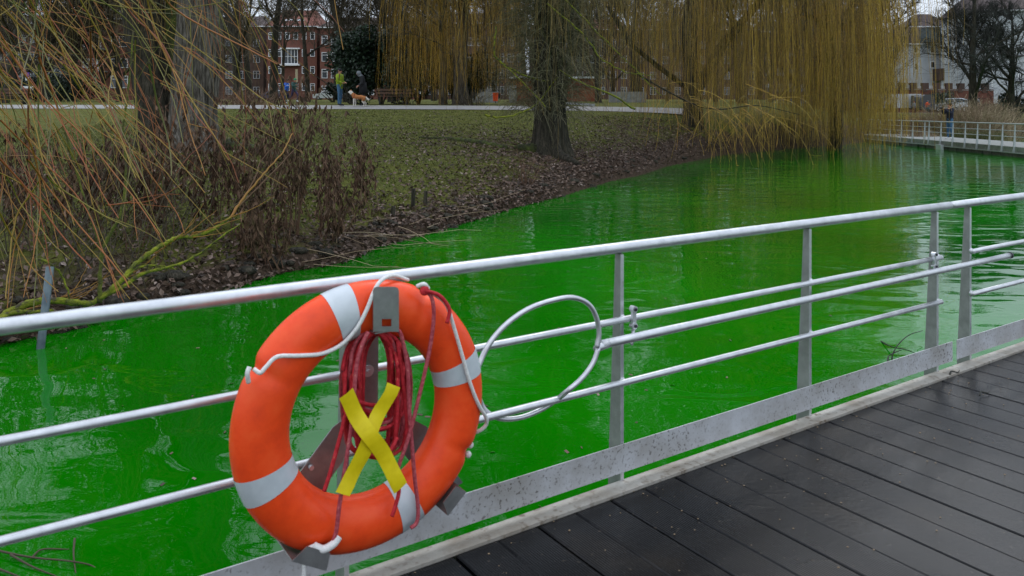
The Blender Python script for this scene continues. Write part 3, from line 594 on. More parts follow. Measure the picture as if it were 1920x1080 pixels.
# ------------------------------------------------------------------ trees
def unit(a): return a / (np.linalg.norm(a, axis=-1, keepdims=True) + 1e-9)
def grow(rg, O, D, Ln, m, wobble, grav, gravpow=1.0):
    N = len(O); Pt = np.zeros((N, m, 3)); Dr = np.zeros((N, m, 3)); Pt[:, 0] = O; d = unit(D); Dr[:, 0] = d
    st = (Ln / (m - 1))[:, None]
    for i in range(1, m):
        d = unit(d + rg.normal(0, wobble, (N, 3)) + np.array([0, 0, grav]) * (i / m) ** gravpow)
        Pt[:, i] = Pt[:, i - 1] + d * st; Dr[:, i] = d
    return Pt, Dr
def spawn(rg, Pt, Dr, n, tmin, ang, dang=.25, up=0.0, tmax=1.0):
    N, m, _ = Pt.shape; pi = np.repeat(np.arange(N), n); t = rg.uniform(tmin, tmax, len(pi)); k = t * (m - 1); i = np.minimum(k.astype(int), m - 2); f = (k - i)[:, None]
    O = Pt[pi, i] * (1 - f) + Pt[pi, i + 1] * f; d = Dr[pi, i + 1]
    q = unit(np.cross(d, rg.normal(0, 1, d.shape))); a = np.clip(rg.normal(ang, dang, len(pi)), .1, 1.7)[:, None]
    return O, unit(d * np.cos(a) + q * np.sin(a) + np.array([0, 0, up])), pi, t
def rads(r0, r1, m, pw=1.0): return np.asarray(r0)[:, None] * (1 - np.linspace(0, 1, m)[None] ** pw * (1 - np.asarray(r1 / np.asarray(r0))[:, None]))

def trunk_mesh(name, path, radii, mats, seed, ridges=.16, flare=0, rings=None, sides=48, lobes=6):
    """ridged bark trunk with root flare"""
    path = np.asarray(path, float); n = rings or 50; t = np.linspace(0, len(path) - 1, n)
    c = np.stack([np.interp(t, range(len(path)), path[:, k]) for k in range(3)], 1); rr = np.interp(t, range(len(radii)), radii)
    rg = np.random.default_rng(seed); ph = rg.uniform(0, 6.28, 12); an = np.arange(sides) / sides * 2 * math.pi; vv = []
    lob = rg.uniform(.3, 1, lobes); la = np.arange(lobes) / lobes * 6.28 + rg.uniform(-.3, .3, lobes)
    for i in range(n):
        h = c[i, 2] - c[0, 2]; fl = flare * math.exp(-h / (.55 * radii[0] + .12)); 
        rad = rr[i] * (1 + ridges * (.5 * np.sin(an * 9 + ph[0] + .7 * math.sin(h * 1.3)) * np.sin(h * 1.1 + an * 2 + ph[1]) + .35 * np.sin(an * 17 + ph[2] + h * .6 + math.sin(h * 3 + ph[5])) + .5 * np.sin(an * 3 + ph[3] + h * .5)))
        L_ = sum(lob[k] * np.exp(-(((an - la[k] + math.pi) % (2 * math.pi) - math.pi) / .28) ** 2) for k in range(lobes))
        rad = rad + rr[i] * fl * (.25 + 1.1 * L_)
        vv.append(np.stack([c[i, 0] + rad * np.cos(an), c[i, 1] + rad * np.sin(an), np.full(sides, c[i, 2])], 1))
    idx = np.arange(n * sides).reshape(n, sides); nx_ = np.roll(idx, -1, axis=1)
    f = np.stack([idx[:-1], nx_[:-1], nx_[1:], idx[1:]], -1).reshape(-1, 4)
    return MB().add(np.concatenate(vv), f)

def bare_tree_meshes(seed, H, r0, n1=16, n2=8, n3=7, n4=5, fork=.13, spread=.75, twig='twig', thick=1.0, lean=0.):
    rg = np.random.default_rng(seed)
    Pt, Dr = grow(rg, np.array([[0, 0, -.3]]), np.array([[lean, 0, 1.]]), np.array([H * .85]), 12, .05, .02)
    Rt = rads(np.array([r0]), np.array([r0 * .15]), 12, .9)
    tm = MB(); tm.tubes(Pt, Rt, 14)
    an = np.linspace(0, 6.28, 14, endpoint=False)
    O, D, pi, t = spawn(rg, Pt, Dr, n1, fork, spread, .2, .15); L1 = H * rg.uniform(.28, .55, len(O)) * (1.25 - .75 * t)
    P1, D1 = grow(rg, O, D, L1, 8, .10, .12); R1 = rads(r0 * .45 * (1.2 - .8 * t) * rg.uniform(.6, 1, len(O)), np.full(len(O), .012), 8)
    tm.tubes(P1, R1, 8)
    cm = MB(); O, D, pi, t = spawn(rg, P1, D1, n2, .15, .7, .25, .1); L2 = L1[pi] * rg.uniform(.3, .6, len(O)) * (1.2 - .6 * t)
    P2, D2 = grow(rg, O, D, L2, 6, .14, .08); R2 = rads(np.full(len(O), .035 * thick), np.full(len(O), .010 * thick), 6); cm.tubes(P2, R2, 5, rnd=rg.random(len(O)) * .6)
    O, D, pi, t = spawn(rg, P2, D2, n3, .1, .7, .3, .05); L3 = L2[pi] * rg.uniform(.35, .7, len(O))
    P3, D3 = grow(rg, O, D, L3, 5, .16, .04); R3 = rads(np.full(len(O), .014 * thick), np.full(len(O), .006 * thick), 5); cm.tubes(P3, R3, 3, rnd=rg.random(len(O)))
    O, D, pi, t = spawn(rg, P3, D3, n4, .1, .6, .3, 0); L4 = L3[pi] * rg.uniform(.4, .9, len(O))
    P4, D4 = grow(rg, O, D, L4, 4, .18, .0); R4 = rads(np.full(len(O), .0085 * thick), np.full(len(O), .005 * thick), 4); cm.tubes(P4, R4, 3, rnd=rg.random(len(O)))
    return tm.mesh('trunk', M['bark_dark'], True), cm.mesh('crown', M[twig], False)
PROTO = [bare_tree_meshes(31, 15, .28, thick=1.5), bare_tree_meshes(32, 14, .22, n1=14, fork=.22, spread=.9, thick=1.5), bare_tree_meshes(33, 16, .34, n1=15, fork=.18, spread=.65, thick=1.4),
         bare_tree_meshes(34, 13, .42, n1=18, n2=8, n3=7, fork=.16, spread=.95, twig='twig_dark', thick=1.5)]
PL = [(p[0], p[1]) for p in PROTO]
def bare(label, px, Y, k, s, rz, group='bare winter trees of the park'):
    c = gp(px, Y); t = thing('bare_tree', label, 'tree', c, group, rz); t.scale = (s, s, s)
    a, b = place(PL[k][0], 'trunk', t), place(PL[k][1], 'crown', t); b['kind'] = 'stuff'
    return t
BT = [
 ('dark bare tree with upright stem in front of the red gabled block', 512, 56, 2, 1.0, .4),
 ('slender bare tree just right of the big double willow trunk', 447, 48, 0, 1.0, 1.0),
 ('bare tree behind the jogger in blue', 578, 66, 1, 1.1, 2.2),
 ('spreading bare tree above the person in the lime jacket', 650, 60, 1, 1.2, 3.0),
 ('bare tree rising behind the dark evergreens', 735, 64, 2, 1.1, 4.0),
 ('bare tree at the far left edge beyond the path', 12, 50, 1, 1.1, .1),
 ('bare tree by the violet sign post', 78, 62, 0, 1.1, 5.1),
 ('bare tree standing left of the brick house with white windows', 135, 78, 2, 1.1, .8),
 ('bare tree in front of the brick house between its two window columns', 193, 66, 0, .9, 2.0),
 ('bare tree right of the brick house', 290, 72, 2, 1.1, 3.3),
 ('bare tree seen through the fork of the double trunk', 365, 80, 1, 1.2, 4.4),
 ('bare tree left of the moss grown willow', 925, 70, 1, 1.1, 5.5),
 ('bare tree right of the moss grown willow before the orange brick house', 1122, 58, 0, 1.0, 1.5),
 ('bare tree above the pale boulder wall', 1190, 74, 2, 1.1, 2.6),
 ('bare tree hidden in the yellow willow curtain', 1385, 62, 1, 1.2, 3.7),
 ('bare tree behind the right half of the willow curtain', 1530, 70, 2, 1.1, 4.9),
 ('bare tree at the right fringe of the willow curtain', 1662, 84, 0, 1.1, .3),
]
for a_ in BT: bare(*a_)
bare('large dark bare tree with low spreading limbs in front of the white house', 1822, 62, 3, .92, .9, 'dark bare trees by the white house')
bare('large dark bare tree at the right edge in front of the white house', 1897, 62, 3, .86, 2.6, 'dark bare trees by the white house')
bare('dark bare tree just outside the right edge of the white house', 1990, 60, 3, .8, 4.1, 'dark bare trees by the white house')
LMK = [(-60, 'left edge of the view'), (20, 'slatted bench at the left edge'), (51, 'violet sign'), (112, 'low dark hedge bush'), (175, 'left window column of the brick house'), (225, 'right window column of the brick house'), (335, 'great double trunk'), (447, 'slender tree beside the double trunk'),
       (544, 'white glazed bay'), (600, 'white hatchback'), (637, 'person in the lime jacket'), (681, 'person in the long coat'), (738, 'bench before the evergreens'), (785, 'right one of the dark evergreens'), (862, 'two stems of the slim willow'), (929, 'orange litter bin'), (962, 'grey concrete kiosk'),
       (1030, 'moss grown willow trunk'), (1083, 'pale slab table'), (1177, 'pale stone wall'), (1298, 'trunk of the great yellow willow'), (1400, 'densest part of the yellow curtain'), (1560, 'trunk of the rightmost willow'), (1660, 'right end of the yellow curtain')]
USED = set()
def lab(row, px):
    for d_, w_ in sorted((abs(p_ - px), w_) for p_, w_ in LMK):
        p_ = [q for q, w2 in LMK if w2 == w_][0]
        for ph in (('straight behind',) if abs(px - p_) < 12 else ('just left of', 'farther left of') if px < p_ else ('just right of', 'farther right of')):
            l_ = row + ' bare tree ' + ph + ' the ' + w_
            if l_ not in USED: USED.add(l_); return l_
# back row, fills the skyline
for i, px in enumerate(range(20, 1640, 115)):
    bare(lab('far row', px + (i * 37) % 50), px + (i * 37) % 50, 95 + (i * 13) % 20, i % 3, 1.25, i * 1.3, 'far row of bare trees')

for i, px in enumerate(range(-60, 1640, 62)):
    if 455 < px < 600 or 880 < px < 960: continue
    bare(lab('mid distance', px + (i * 29) % 40), px + (i * 29) % 40, 58 + (i * 17) % 30, (i * 2 + 1) % 3, .85 + .05 * (i % 5), i * 2.1, 'middle row of bare trees')
# ---- big double stemmed willow on the left
def willow(label, base, trunk_meshes, seed, limbs_from, nl, Llimb, up, nstr, Ls, zmin, strand='strand', nb=7, srad=.006, pull=(0, 0), drop_jit=1.0, crown_extra=0, upto=1.0, grp=None, kmax=None, gap=-9., crowns=()):
    rg = np.random.default_rng(seed); t = thing('willow_tree', label, 'tree', base, grp)
    inv = world_of(t).inverted()
    for tm in trunk_meshes: tm.build('trunk', tm.mats, t, smooth=True)
    O, D = limbs_from; O = np.repeat(O, nl, axis=0); D = np.repeat(D, nl, axis=0); N = len(O)
    az = rg.uniform(0, 6.28, N); D = unit(D * .8 + np.stack([np.cos(az), np.sin(az), np.zeros(N)], 1) * .9 + np.array([pull[0], pull[1], up]))
    Ln = rg.uniform(.6, 1.1, N) * Llimb; P1, D1 = grow(rg, O, D, Ln, 9, .09, -.10, 1.5)
    m = MB(); m.tubes(P1, rads(np.full(N, .13), np.full(N, .03), 9), 8); m.build('limb', M['bark_dark'], t, smooth=True)['kind'] = 'stuff'
    O, D, pi, tt = spawn(rg, P1, D1, nb, .12, .8, .3, .1); L2 = Ln[pi] * rg.uniform(.25, .5, len(O)); P2, D2 = grow(rg, O, D, L2, 7, .12, -.12, 1.5)
    m = MB(); m.tubes(P2, rads(np.full(len(O), .035), np.full(len(O), .012), 7), 4, rnd=rg.random(len(O)))
    allP = P2; allD = D2
    O, D, pi, tt = spawn(rg, allP, allD, max(1, nstr // len(allP)), .0, .5, .3, -.3)
    kf = O[:, 0] / O[:, 1]; keep = (np.sin(O[:, 0] * 2.9 + 1.7 * np.sin(O[:, 1] * 1.3)) + .8 * np.sin(O[:, 1] * 2.3 + O[:, 0]) + rg.normal(0, .35, len(O))) > gap
    if kmax is not None: keep &= kf < kmax + rg.normal(0, .008, len(O))
    O, D = O[keep], D[keep]
    top = O[:, 2]; gnd = gz(O[:, 0], O[:, 1]); gnd = np.maximum(gnd, WZ)
    want = np.clip(top - (gnd + rg.gamma(1.6, zmin, len(O))), .5, Ls * rg.uniform(.5, 1.2, len(O)))
    S, _ = grow(rg, O, D * .6, want * 1.06, 11, .035, -1.1, .25)
    S[:, 1:, :2] += (np.cumsum(rg.normal(0, .038, (len(O), 10, 2)), axis=1))
    # clamp above surface
    gg = np.maximum(gz(S[:, :, 0], S[:, :, 1]), WZ) + .02; S[:, :, 2] = np.maximum(S[:, :, 2], gg)
    cl = (np.sin(O[:, 0] * 2.3) * np.cos(O[:, 1] * 1.9) * .5 + .5) * .3 + rg.random(len(O)) * .7
    m.tubes(S, rads(np.full(len(O), srad), np.full(len(O), srad * .5), 11), 3, rnd=cl)
    # side twigs on strands
    O2, D2_, pi, tt = spawn(rg, S[::2], unit(np.diff(S[::2], axis=1, append=S[::2][:, -1:] * 2 - S[::2][:, -2:-1])), 3, .15, .4, .15, -.1); w_ = rg.uniform(.3, 1.3, len(O2)); T_, _ = grow(rg, O2, D2_, w_, 4, .08, -.5)
    T_[:, :, 2] = np.maximum(T_[:, :, 2], np.maximum(gz(T_[:, :, 0], T_[:, :, 1]), WZ) + .02)
    m.tubes(T_, np.full((len(O2), 4), srad * .55), 3, rnd=cl[::2][pi])
    c = m.build('crown', M[strand], t); c['kind'] = 'stuff'
    for (k_, s_, rz_, up_) in crowns:
        o_ = place(PL[k_][1], 'upper_crown', t, (0, 0, up_), rz_, s_); o_['kind'] = 'stuff'
    return t
def TM(mb, mats): mb.mats = mats; return mb

# left willow: two fused stems
bL = gp(335, 17.0); Lx = bL[0]
def stem(pts, rad, seed, mt, **kw): return TM(trunk_mesh('trunk', pts, rad, None, seed, **kw), M[mt])
bz = bL[2] - .25
s1 = stem([(Lx - .42, 17.1, bz), (Lx - .52, 17.1, bz + 1.2), (Lx - .78, 17.2, bz + 2.6), (Lx - 1.15, 17.4, bz + 4.5), (Lx - 1.7, 17.7, bz + 8)], [.50, .42, .40, .36, .22], 1, 'bark_dark', flare=.5)
s2 = stem([(Lx + .38, 16.8, bz), (Lx + .38, 16.8, bz + 1.0), (Lx + .50, 16.8, bz + 2.4), (Lx + .62, 16.8, bz + 4.5), (Lx + .9, 16.9, bz + 8)], [.50, .43, .43, .42, .26], 2, 'bark', flare=.55)
s3 = stem([(Lx - .05, 17.3, bz), (Lx - .05, 17.3, bz + 1.5), (Lx - .15, 17.4, bz + 3), (Lx - .25, 17.9, bz + 6)], [.40, .34, .28, .18], 3, 'bark_moss', flare=.7)
willow('great old willow with a double trunk on the lawn at left', bL, [s1, s2, s3], 41, (np.array([[Lx - 1.5, 17.6, bz + 6.5], [Lx + .8, 16.9, bz + 6.5], [Lx - 1.1, 17.4, bz + 4.6], [Lx - .2, 17.8, bz + 5.4]]), np.array([[-.3, 0, .8], [.3, 0, .8], [-.5, .2, .5], [0, .6, .6]])), 6, 6.0, .65, 1700, 5, 3.0, 'strand_dull', nb=9, gap=-.6, kmax=-.33, crowns=((1, .55, .5, 4.0),))
# moss grown willow at centre
bC = gp(1030, 22.0); cx_ = bC[0]; bz = bC[2] - .25
s1 = stem([(cx_ + .02, 22, bz), (cx_, 22, bz + 1.2), (cx_ - .03, 22, bz + 2.6), (cx_ - .05, 22.1, bz + 4.6), (cx_ - .3, 22.2, bz + 8)], [.50, .42, .40, .36, .2], 4, 'bark_dark', flare=.75)
s2 = stem([(cx_ + .15, 22.1, bz + 3.2), (cx_ + .5, 22.2, bz + 4.4), (cx_ + 1.0, 22.4, bz + 6), (cx_ + 1.9, 22.6, bz + 8.5)], [.2, .26, .22, .14], 5, 'bark_dark')
tC = willow('moss grown willow with thick flared trunk on the bank at the centre', bC, [s1, s2], 42, (np.array([[cx_ - .2, 22.1, bz + 6.4], [cx_ + 1.0, 22.4, bz + 6.4], [cx_, 22, bz + 4.6]]), np.array([[-.2, 0, .9], [.4, 0, .8], [0, -.3, .8]])), 6, 6.5, .7, 1700, 6, 2.8, 'strand_dull', nb=9, gap=-.6, crowns=((2, 1.05, 4.5, 1.2),))
rg = np.random.default_rng(77)                    # fine suckers growing out of its trunk
N = 900; h = rg.uniform(1.3, 6.0, N); a_ = rg.uniform(0, 6.28, N); O = np.stack([cx_ + .40 * np.cos(a_), 22 + .40 * np.sin(a_), bz + h], 1); D = np.stack([np.cos(a_), np.sin(a_), rg.normal(.4, .6, N)], 1)
S, SD = grow(rg, O, D, rg.uniform(.5, 1.7, N), 8, .22, -.32); m = MB(); m.tubes(S, rads(np.full(N, .011), np.full(N, .004), 8), 3, rnd=rg.random(N))
O, D, pi, tt = spawn(rg, S, SD, 3, .2, .7); S2, _ = grow(rg, O, D, rg.uniform(.2, .7, len(O)), 5, .25, -.3); m.tubes(S2, np.full((len(O), 5), .004), 3, rnd=rg.random(len(O)))
m.build('suckers', M['twig_pale'], tC)['kind'] = 'stuff'
for pts_, r_ in (([(1190, 205, 21.5), (1150, 180, 21), (1080, 150, 21.2), (1050, 130, 21.5)], .03), ([(925, 105, 20.5), (960, 130, 20.8), (1010, 150, 21.3), (1030, 152, 21.6)], .028), ([(930, 50, 20.5), (926, 95, 20.5), (935, 112, 20.6), (975, 150, 20.6), (1025, 200, 20.5)], .022),
                  ([(910, 216, 20), (950, 219, 20.2), (985, 208, 20.8), (1010, 190, 21.4), (1045, 145, 21.6)], .03), ([(1025, 5, 20.5), (1090, 60, 20.4), (1130, 110, 20.6), (1175, 135, 20.8), (1225, 140, 21)], .02), ([(1060, 0, 20.5), (1120, 60, 20.6), (1180, 120, 21), (1240, 180, 21.5)], .018)):
    q = catmull([P(*k_) for k_ in pts_], 6); q = q + rg.normal(0, .012, q.shape); MB().tubes(q, np.linspace(r_, r_ * .5, len(q)), 6).build('branch', M['moss'], tC, smooth=True)

# great yellow willow over the water
bR = gp(1298, 33.5); rx = bR[0]; bz = bR[2] - .3
s1 = stem([(rx, 33.5, bz), (rx, 33.5, bz + 2), (rx - .1, 33.5, bz + 4.5), (rx + .2, 33.6, bz + 8)], [.42, .34, .30, .2], 6, 'bark_dark', flare=.4)
s2 = stem([(rx + .1, 33.6, bz + 1.5), (rx + 1.2, 33.4, bz + 3.6), (rx + 3.2, 33, bz + 6), (rx + 5.2, 33, bz + 8)], [.24, .22, .18, .10], 7, 'bark_dark')
s3 = stem([(rx - .1, 33.6, bz + 1.8), (rx - 1.3, 33.3, bz + 2.6), (rx - 2.6, 33.1, bz + 3.6), (rx - 3.6, 33, bz + 5.2)], [.2, .17, .13, .08], 8, 'bark_dark')
willow('broad weeping willow with a dense yellow curtain hanging into the green water', bR, [s1, s2, s3], 43, (np.array([[rx, 33.5, bz + 5.5], [rx + 3.0, 33, bz + 5.8], [rx + 4.0, 33, bz + 7.2], [rx + .2, 33.5, bz + 7.5]]), np.array([[0, 0, .8], [.5, -.2, .6], [.6, 0, .6], [0, 0, .8]])), 8, 4.7, .55, 3000, 14, .5, 'strand', nb=8, srad=.008, pull=(.10, -.10), kmax=.485, gap=-.1, crowns=((1, 1.3, 1.0, 1.5),))
bR2 = gp(1560, 38.0)
# its right neighbour, closing the curtain before the far bridge
rx = bR2[0]; bz = bR2[2] - .3
s1 = stem([(rx, 38., bz), (rx + .2, 38., bz + 2), (rx + .1, 38., bz + 4.5), (rx - .2, 38.1, bz + 8)], [.36, .30, .26, .18], 9, 'bark_dark', flare=.4)
willow('weeping willow whose curtain ends beside the far footbridge', bR2, [s1], 44, (np.array([[rx, 38., bz + 4.5], [rx, 38., bz + 6.5]]), np.array([[0, 0, .8], [0, -.3, .7]])), 10, 2.7, .6, 1500, 14, .5, 'strand', nb=7, srad=.0088, pull=(-.05, -.08), kmax=.49, gap=-.2, crowns=())
# background willow behind the path bench
bB = gp(862, 42); rx = bB[0]; bz = bB[2] - .3
s1 = stem([(rx, 42, bz), (rx, 42, bz + 2), (rx + .2, 42, bz + 5), (rx + .4, 42, bz + 9)], [.40, .32, .28, .18], 10, 'bark', flare=.3)
s2 = stem([(rx - .9, 42.2, bz), (rx - .9, 42.2, bz + 2.5), (rx - .95, 42.2, bz + 5), (rx - 1.3, 42, bz + 8)], [.22, .20, .18, .12], 11, 'bark', flare=.2)
willow('slim yellow willow with two stems behind the path', bB, [s1, s2], 45, (np.array([[rx + .2, 42, bz + 5], [rx - .9, 42, bz + 5.5], [rx + .4, 42, bz + 8]]), np.array([[0, 0, .8], [-.3, 0, .8], [0, 0, .8]])), 7, 2.7, .6, 1300, 12, .7, 'strand', nb=7, srad=.0088, gap=-.3, crowns=((0, 1.0, 0, 0),))

# unseen twig masses added high on the willows to darken water and deck reflections
def added_canopy_mesh(seed, N=5200, rad=.019, gap=-.25):
    rg = np.random.default_rng(seed); N3 = N * 3; d = unit(rg.normal(0, 1, (N3, 3))) * (rg.uniform(0, 1, N3) ** (1 / 2.4))[:, None]
    k = np.sin(d[:, 0] * 7.3 + 2 * np.sin(d[:, 1] * 4.1)) + np.sin(d[:, 2] * 8.2 + 2.2 * d[:, 0]) * .8 + rg.normal(0, .15, N3) > gap
    d = d[k][:N]; n = len(d); C = d * 5.0; S, _ = grow(rg, C, np.stack([rg.normal(0, .7, n), rg.normal(0, .7, n), rg.normal(-.5, .6, n)], 1), rg.uniform(.4, 1.1, n), 5, .15, -.1)
    m = MB(); m.tubes(S, rads(np.full(n, rad), np.full(n, rad * .4), 5), 3, rnd=rg.random(n)); return m.mesh('added_canopy', M['twig'])
CAN = [added_canopy_mesh(5), added_canopy_mesh(6, gap=-.1)]
def added_canopy(tree, c, R, k, rz=0):
    o = place(CAN[k], 'added_canopy', tree, np.array(c) - np.array(tree.location), rz, tuple(q / 5. for q in R)); o['kind'] = 'stuff'
for lb_, c_, R_2, k_ in (('double trunk', (Lx - 2.6, 17.6, 11.2), (4.2, 4.8, 6.3), 0), ('thick flared trunk', (cx_ + .9, 22.4, 12.6), (6.0, 4.8, 7.3), 1), ('dense yellow curtain', (8.6, 33.8, 15.6), (9.5, 5.5, 9.3), 1), ('curtain ends', (14.6, 39, 15.0), (4.5, 4, 8.0), 1), ('two stems behind', (-2.8, 42.4, 14.5), (6, 4, 8.0), 1)):
    tr_ = [o for o in COL.objects if o.name.startswith('willow_tree') and lb_ in o.get('label', '')][0]; added_canopy(tr_, c_, R_2, k_, .7 * k_)
# low sprays of willow twigs sweeping the bank right of the centre willow
rg = np.random.default_rng(90); N = 52
t = thing('drooping_willow_bough', 'low willow bough fanning thin yellow twigs over the bank right of the centre trunk', 'branch', P(1340, 205, 28))
q = catmull([P(1190, 135, 27), P(1240, 165, 27), P(1300, 195, 27), P(1350, 205, 27), P(1420, 198, 27), P(1500, 215, 27)], 6); MB().tubes(q, np.linspace(.035, .010, len(q)), 6).build('limb', M['bark_dark'], t, smooth=True)
ii = rg.integers(6, len(q) - 1, N); O = q[ii] + rg.normal(0, .3, (N, 3)); S, SD = grow(rg, O, np.stack([rg.normal(.05, .7, N), rg.normal(-.5, .5, N), rg.normal(-.35, .3, N)], 1), rg.uniform(1.2, 2.6, N), 11, .09, -.30)
S[:, :, 2] = np.maximum(S[:, :, 2], np.maximum(gz(S[:, :, 0], S[:, :, 1]), WZ) + .03)
m = MB(); m.tubes(S, rads(np.full(N, .009), np.full(N, .004), 11), 3, rnd=rg.random(N)); O, D, pi, tt = spawn(rg, S, SD, 2, .2, .5); S2, _ = grow(rg, O, D, rg.uniform(.3, 1.0, len(O)), 5, .1, -.2)
S2[:, :, 2] = np.maximum(S2[:, :, 2], np.maximum(gz(S2[:, :, 0], S2[:, :, 1]), WZ) + .03)
m.tubes(S2, np.full((len(O), 5), .004), 3, rnd=rg.random(len(O))); m.build('twigs', M['strand'], t)['kind'] = 'stuff'

# ---- evergreens behind the path
def leafy(rg, C, R, n, size):
    d = unit(rg.normal(0, 1, (n, 3))); rr = rg.uniform(.35, 1.03, n) ** .6; p = C + d * R * rr[:, None]
    p += .18 * np.sin(p[:, [1, 2, 0]] * 3.1)
    a = unit(rg.normal(0, 1, (n, 3))); b = unit(np.cross(a, rg.normal(0, 1, (n, 3)))); s = rg.uniform(.6, 1.4, n)[:, None] * size
    return p, a * s, b * s * .6
def evergreen(label, px, Y, w_, h_, seed, n=9500):
    c = gp(px, Y); rg = np.random.default_rng(seed); t = thing('evergreen_bush', label, 'bush', c, 'evergreen bushes behind the path')
    m = MB(); 
    for k in range(7):
        o = np.array([rg.uniform(-.5, .5) * w_, rg.uniform(-.4, .4) * w_, rg.uniform(.25, .72) * h_]); R0 = np.array([.34 * w_, .34 * w_, .3 * h_]) * rg.uniform(.7, 1.1)
        p, a, b = leafy(rg, c + o, R0, n // 7, .060); p[:, 2] = np.maximum(p[:, 2], c[2] + .05); m.quads(p, a, b, 0, rg.random(len(p)) ** 1.6)
    f = m.build('foliage', M['evergreen'], t); f['kind'] = 'stuff'
    Pt, D = grow(rg, np.repeat([c - Z * .1], 6, 0), rg.normal(0, .35, (6, 3)) + Z, np.full(6, h_ * .8), 6, .08, .05); MB().tubes(Pt, rads(np.full(6, .06), np.full(6, .02), 6), 5).build('stems', M['bark_dark'], t)['kind'] = 'stuff'
evergreen('dark evergreen bush right behind the person in the lime jacket', 662, 44, 3.4, 4.2, 1)
evergreen('tallest dark evergreen bush behind the bench', 715, 43.5, 4.2, 5.0, 2, 13000)
evergreen('dark evergreen bush between the bench and the slim willow', 785, 44.5, 3.6, 4.3, 3)
evergreen('dark bush behind the two stems of the slim willow', 850, 46, 3.6, 4.0, 6)
evergreen('small green bush partly hiding the white car', 626, 60, 1.0, 1.5, 4, 1200)
evergreen('low dark hedge bush left of the brick house', 112, 72, 5.5, 3.4, 5)
evergreen('dark hedge bush beside the violet sign', 68, 74, 5, 3.0, 7)
evergreen('green bush on the terrace of the white house', 1770, 82, 4, 2.6, 8, 3000)
evergreen('dark round bush at the foot of the right bare tree', 1893, 63, 2.0, 2.4, 9, 3000)
# ------------------------------------------------------------------ buildings
def window_meshes(w, h, nx_, transom=.3, fm='frame_w'):
    f = MB(); t = .09
    f.box((0, 0, h / 2 - t / 2), (w, .12, t)); f.box((0, 0, -h / 2 + t / 2), (w, .12, t))
    for s in (-1, 1): f.box((s * (w / 2 - t / 2), 0, 0), (t, .12, h - 2 * t))
    for k in range(1, nx_): f.box((-w / 2 + w * k / nx_, 0, 0), (t * .9, .1, h - 2 * t))
    if transom: f.box((0, -.005, h / 2 - h * transom), (w - 2 * t, .08, t * .7))
    p = MB(); p.box((0, .02, 0), (w - t, .03, h - t)); return f.mesh('window', M[fm]), p.mesh('pane', M['glass'])
def put_window(me, parent, x, y, z):
    o = place(me[0], 'window', parent, (x, y, z)); place(me[1], 'pane', o); return o
def block(label, cat, px0, px1, Y, ytop, wall, roof, roofpx=30, depth=12, cols=0, rows=0, ww=1.3, wh=1.5, wn=2, zbase=None, row0=1.6, pitch=2.9, hip=1.5, name='apartment_building', eave=.4, group=None, skip=()):
    x0 = (px0 - CX) / F * Y; x1 = (px1 - CX) / F * Y; zt = CH + (HY - ytop) / F * Y; xc = (x0 + x1) / 2
    zb = zbase if zbase is not None else float(min(gz((x0), Y), gz(x1, Y))) - .5
    rh = roofpx / F * Y; zw = zt - rh; t = thing(name, label, cat, (xc, Y, zb), group)
    W_ = x1 - x0
    m = MB(); m.box((xc, Y + depth / 2, (zb + zw) / 2), (W_, depth, zw - zb)); m.build('wall', M[wall], t)
    if rh > .2:
        m = MB(); a = np.array([(x0 - eave, Y - eave, zw), (x1 + eave, Y - eave, zw), (x1 + eave, Y + depth + eave, zw), (x0 - eave, Y + depth + eave, zw)]); b = np.array([(x0 + hip, Y + depth * .45, zt), (x1 - hip, Y + depth * .45, zt), (x1 - hip, Y + depth * .55, zt), (x0 + hip, Y + depth * .55, zt)])
        m.add(np.vstack([a, b]), [(3, 2, 1, 0), (4, 5, 6, 7), (0, 1, 5, 4), (1, 2, 6, 5), (2, 3, 7, 6), (3, 0, 4, 7)]); m.build('roof', M[roof], t)
        m = MB(); m.box((xc, Y - eave, zw + .02), (W_ + 2 * eave, .14, .16)); m.build('gutter', M['frame_w'], t)
    if cols:
        me = window_meshes(ww, wh, wn, .3, 'frame_far' if 'dark' in wall or px0 < 480 or px0 > 1640 else 'frame_w')
        for i in range(cols):
            for j in range(rows):
                if (i, j) in skip: continue
                zz = zb + .5 + row0 + j * pitch
                if zz + wh / 2 < zw - .2: put_window(me, t, x0 + W_ * (i + .5) / cols - xc, -.03, zz - zb)
    return t, x0, x1, zb, zw
# brick house at left, with the white windows
t, x0, x1, zb, zw = block('three storey red brick house with large white windows seen through the left branches', 'house', 146, 252, 110, 14, 'brick', 'roof_dark', 22, 10, name='brick_house')
for (a, b, y0, y1, n_, tr) in ((158, 190, 142, 165, 3, .28), (208, 240, 142, 165, 2, .28), (156, 180, 110, 127, 2, 0), (208, 240, 110, 127, 2, 0), (156, 181, 68, 88, 2, 0), (209, 239, 68, 88, 2, 0)):
    w_ = (b - a) / F * 110; h_ = (y1 - y0) / F * 110; o = put_window(window_meshes(w_, h_, n_, tr), t, ((a + b) / 2 - CX) / F * 110 - t.location[0], -.03, CH + (HY - (y0 + y1) / 2) / F * 110 - zb)
for yy in (134, 92): 
    m = MB(); c = P(172, yy, 109.2); m.box(c, (3.6, 1.6, .22)); b_ = m.build('balcony', M['concrete'], t)
    m = MB(); 
    for k in range(5): m.box(c + np.array([.7, -.75, .25 + k * .2]), (2.0, .04, .05))
    m.build('railing', M['frame_w'], b_)['kind'] = 'stuff'
m = MB(); m.box(P(187, 119, 109.93), (1.0, .12, 2.0)); m.build('door', M['frame_w'], t)
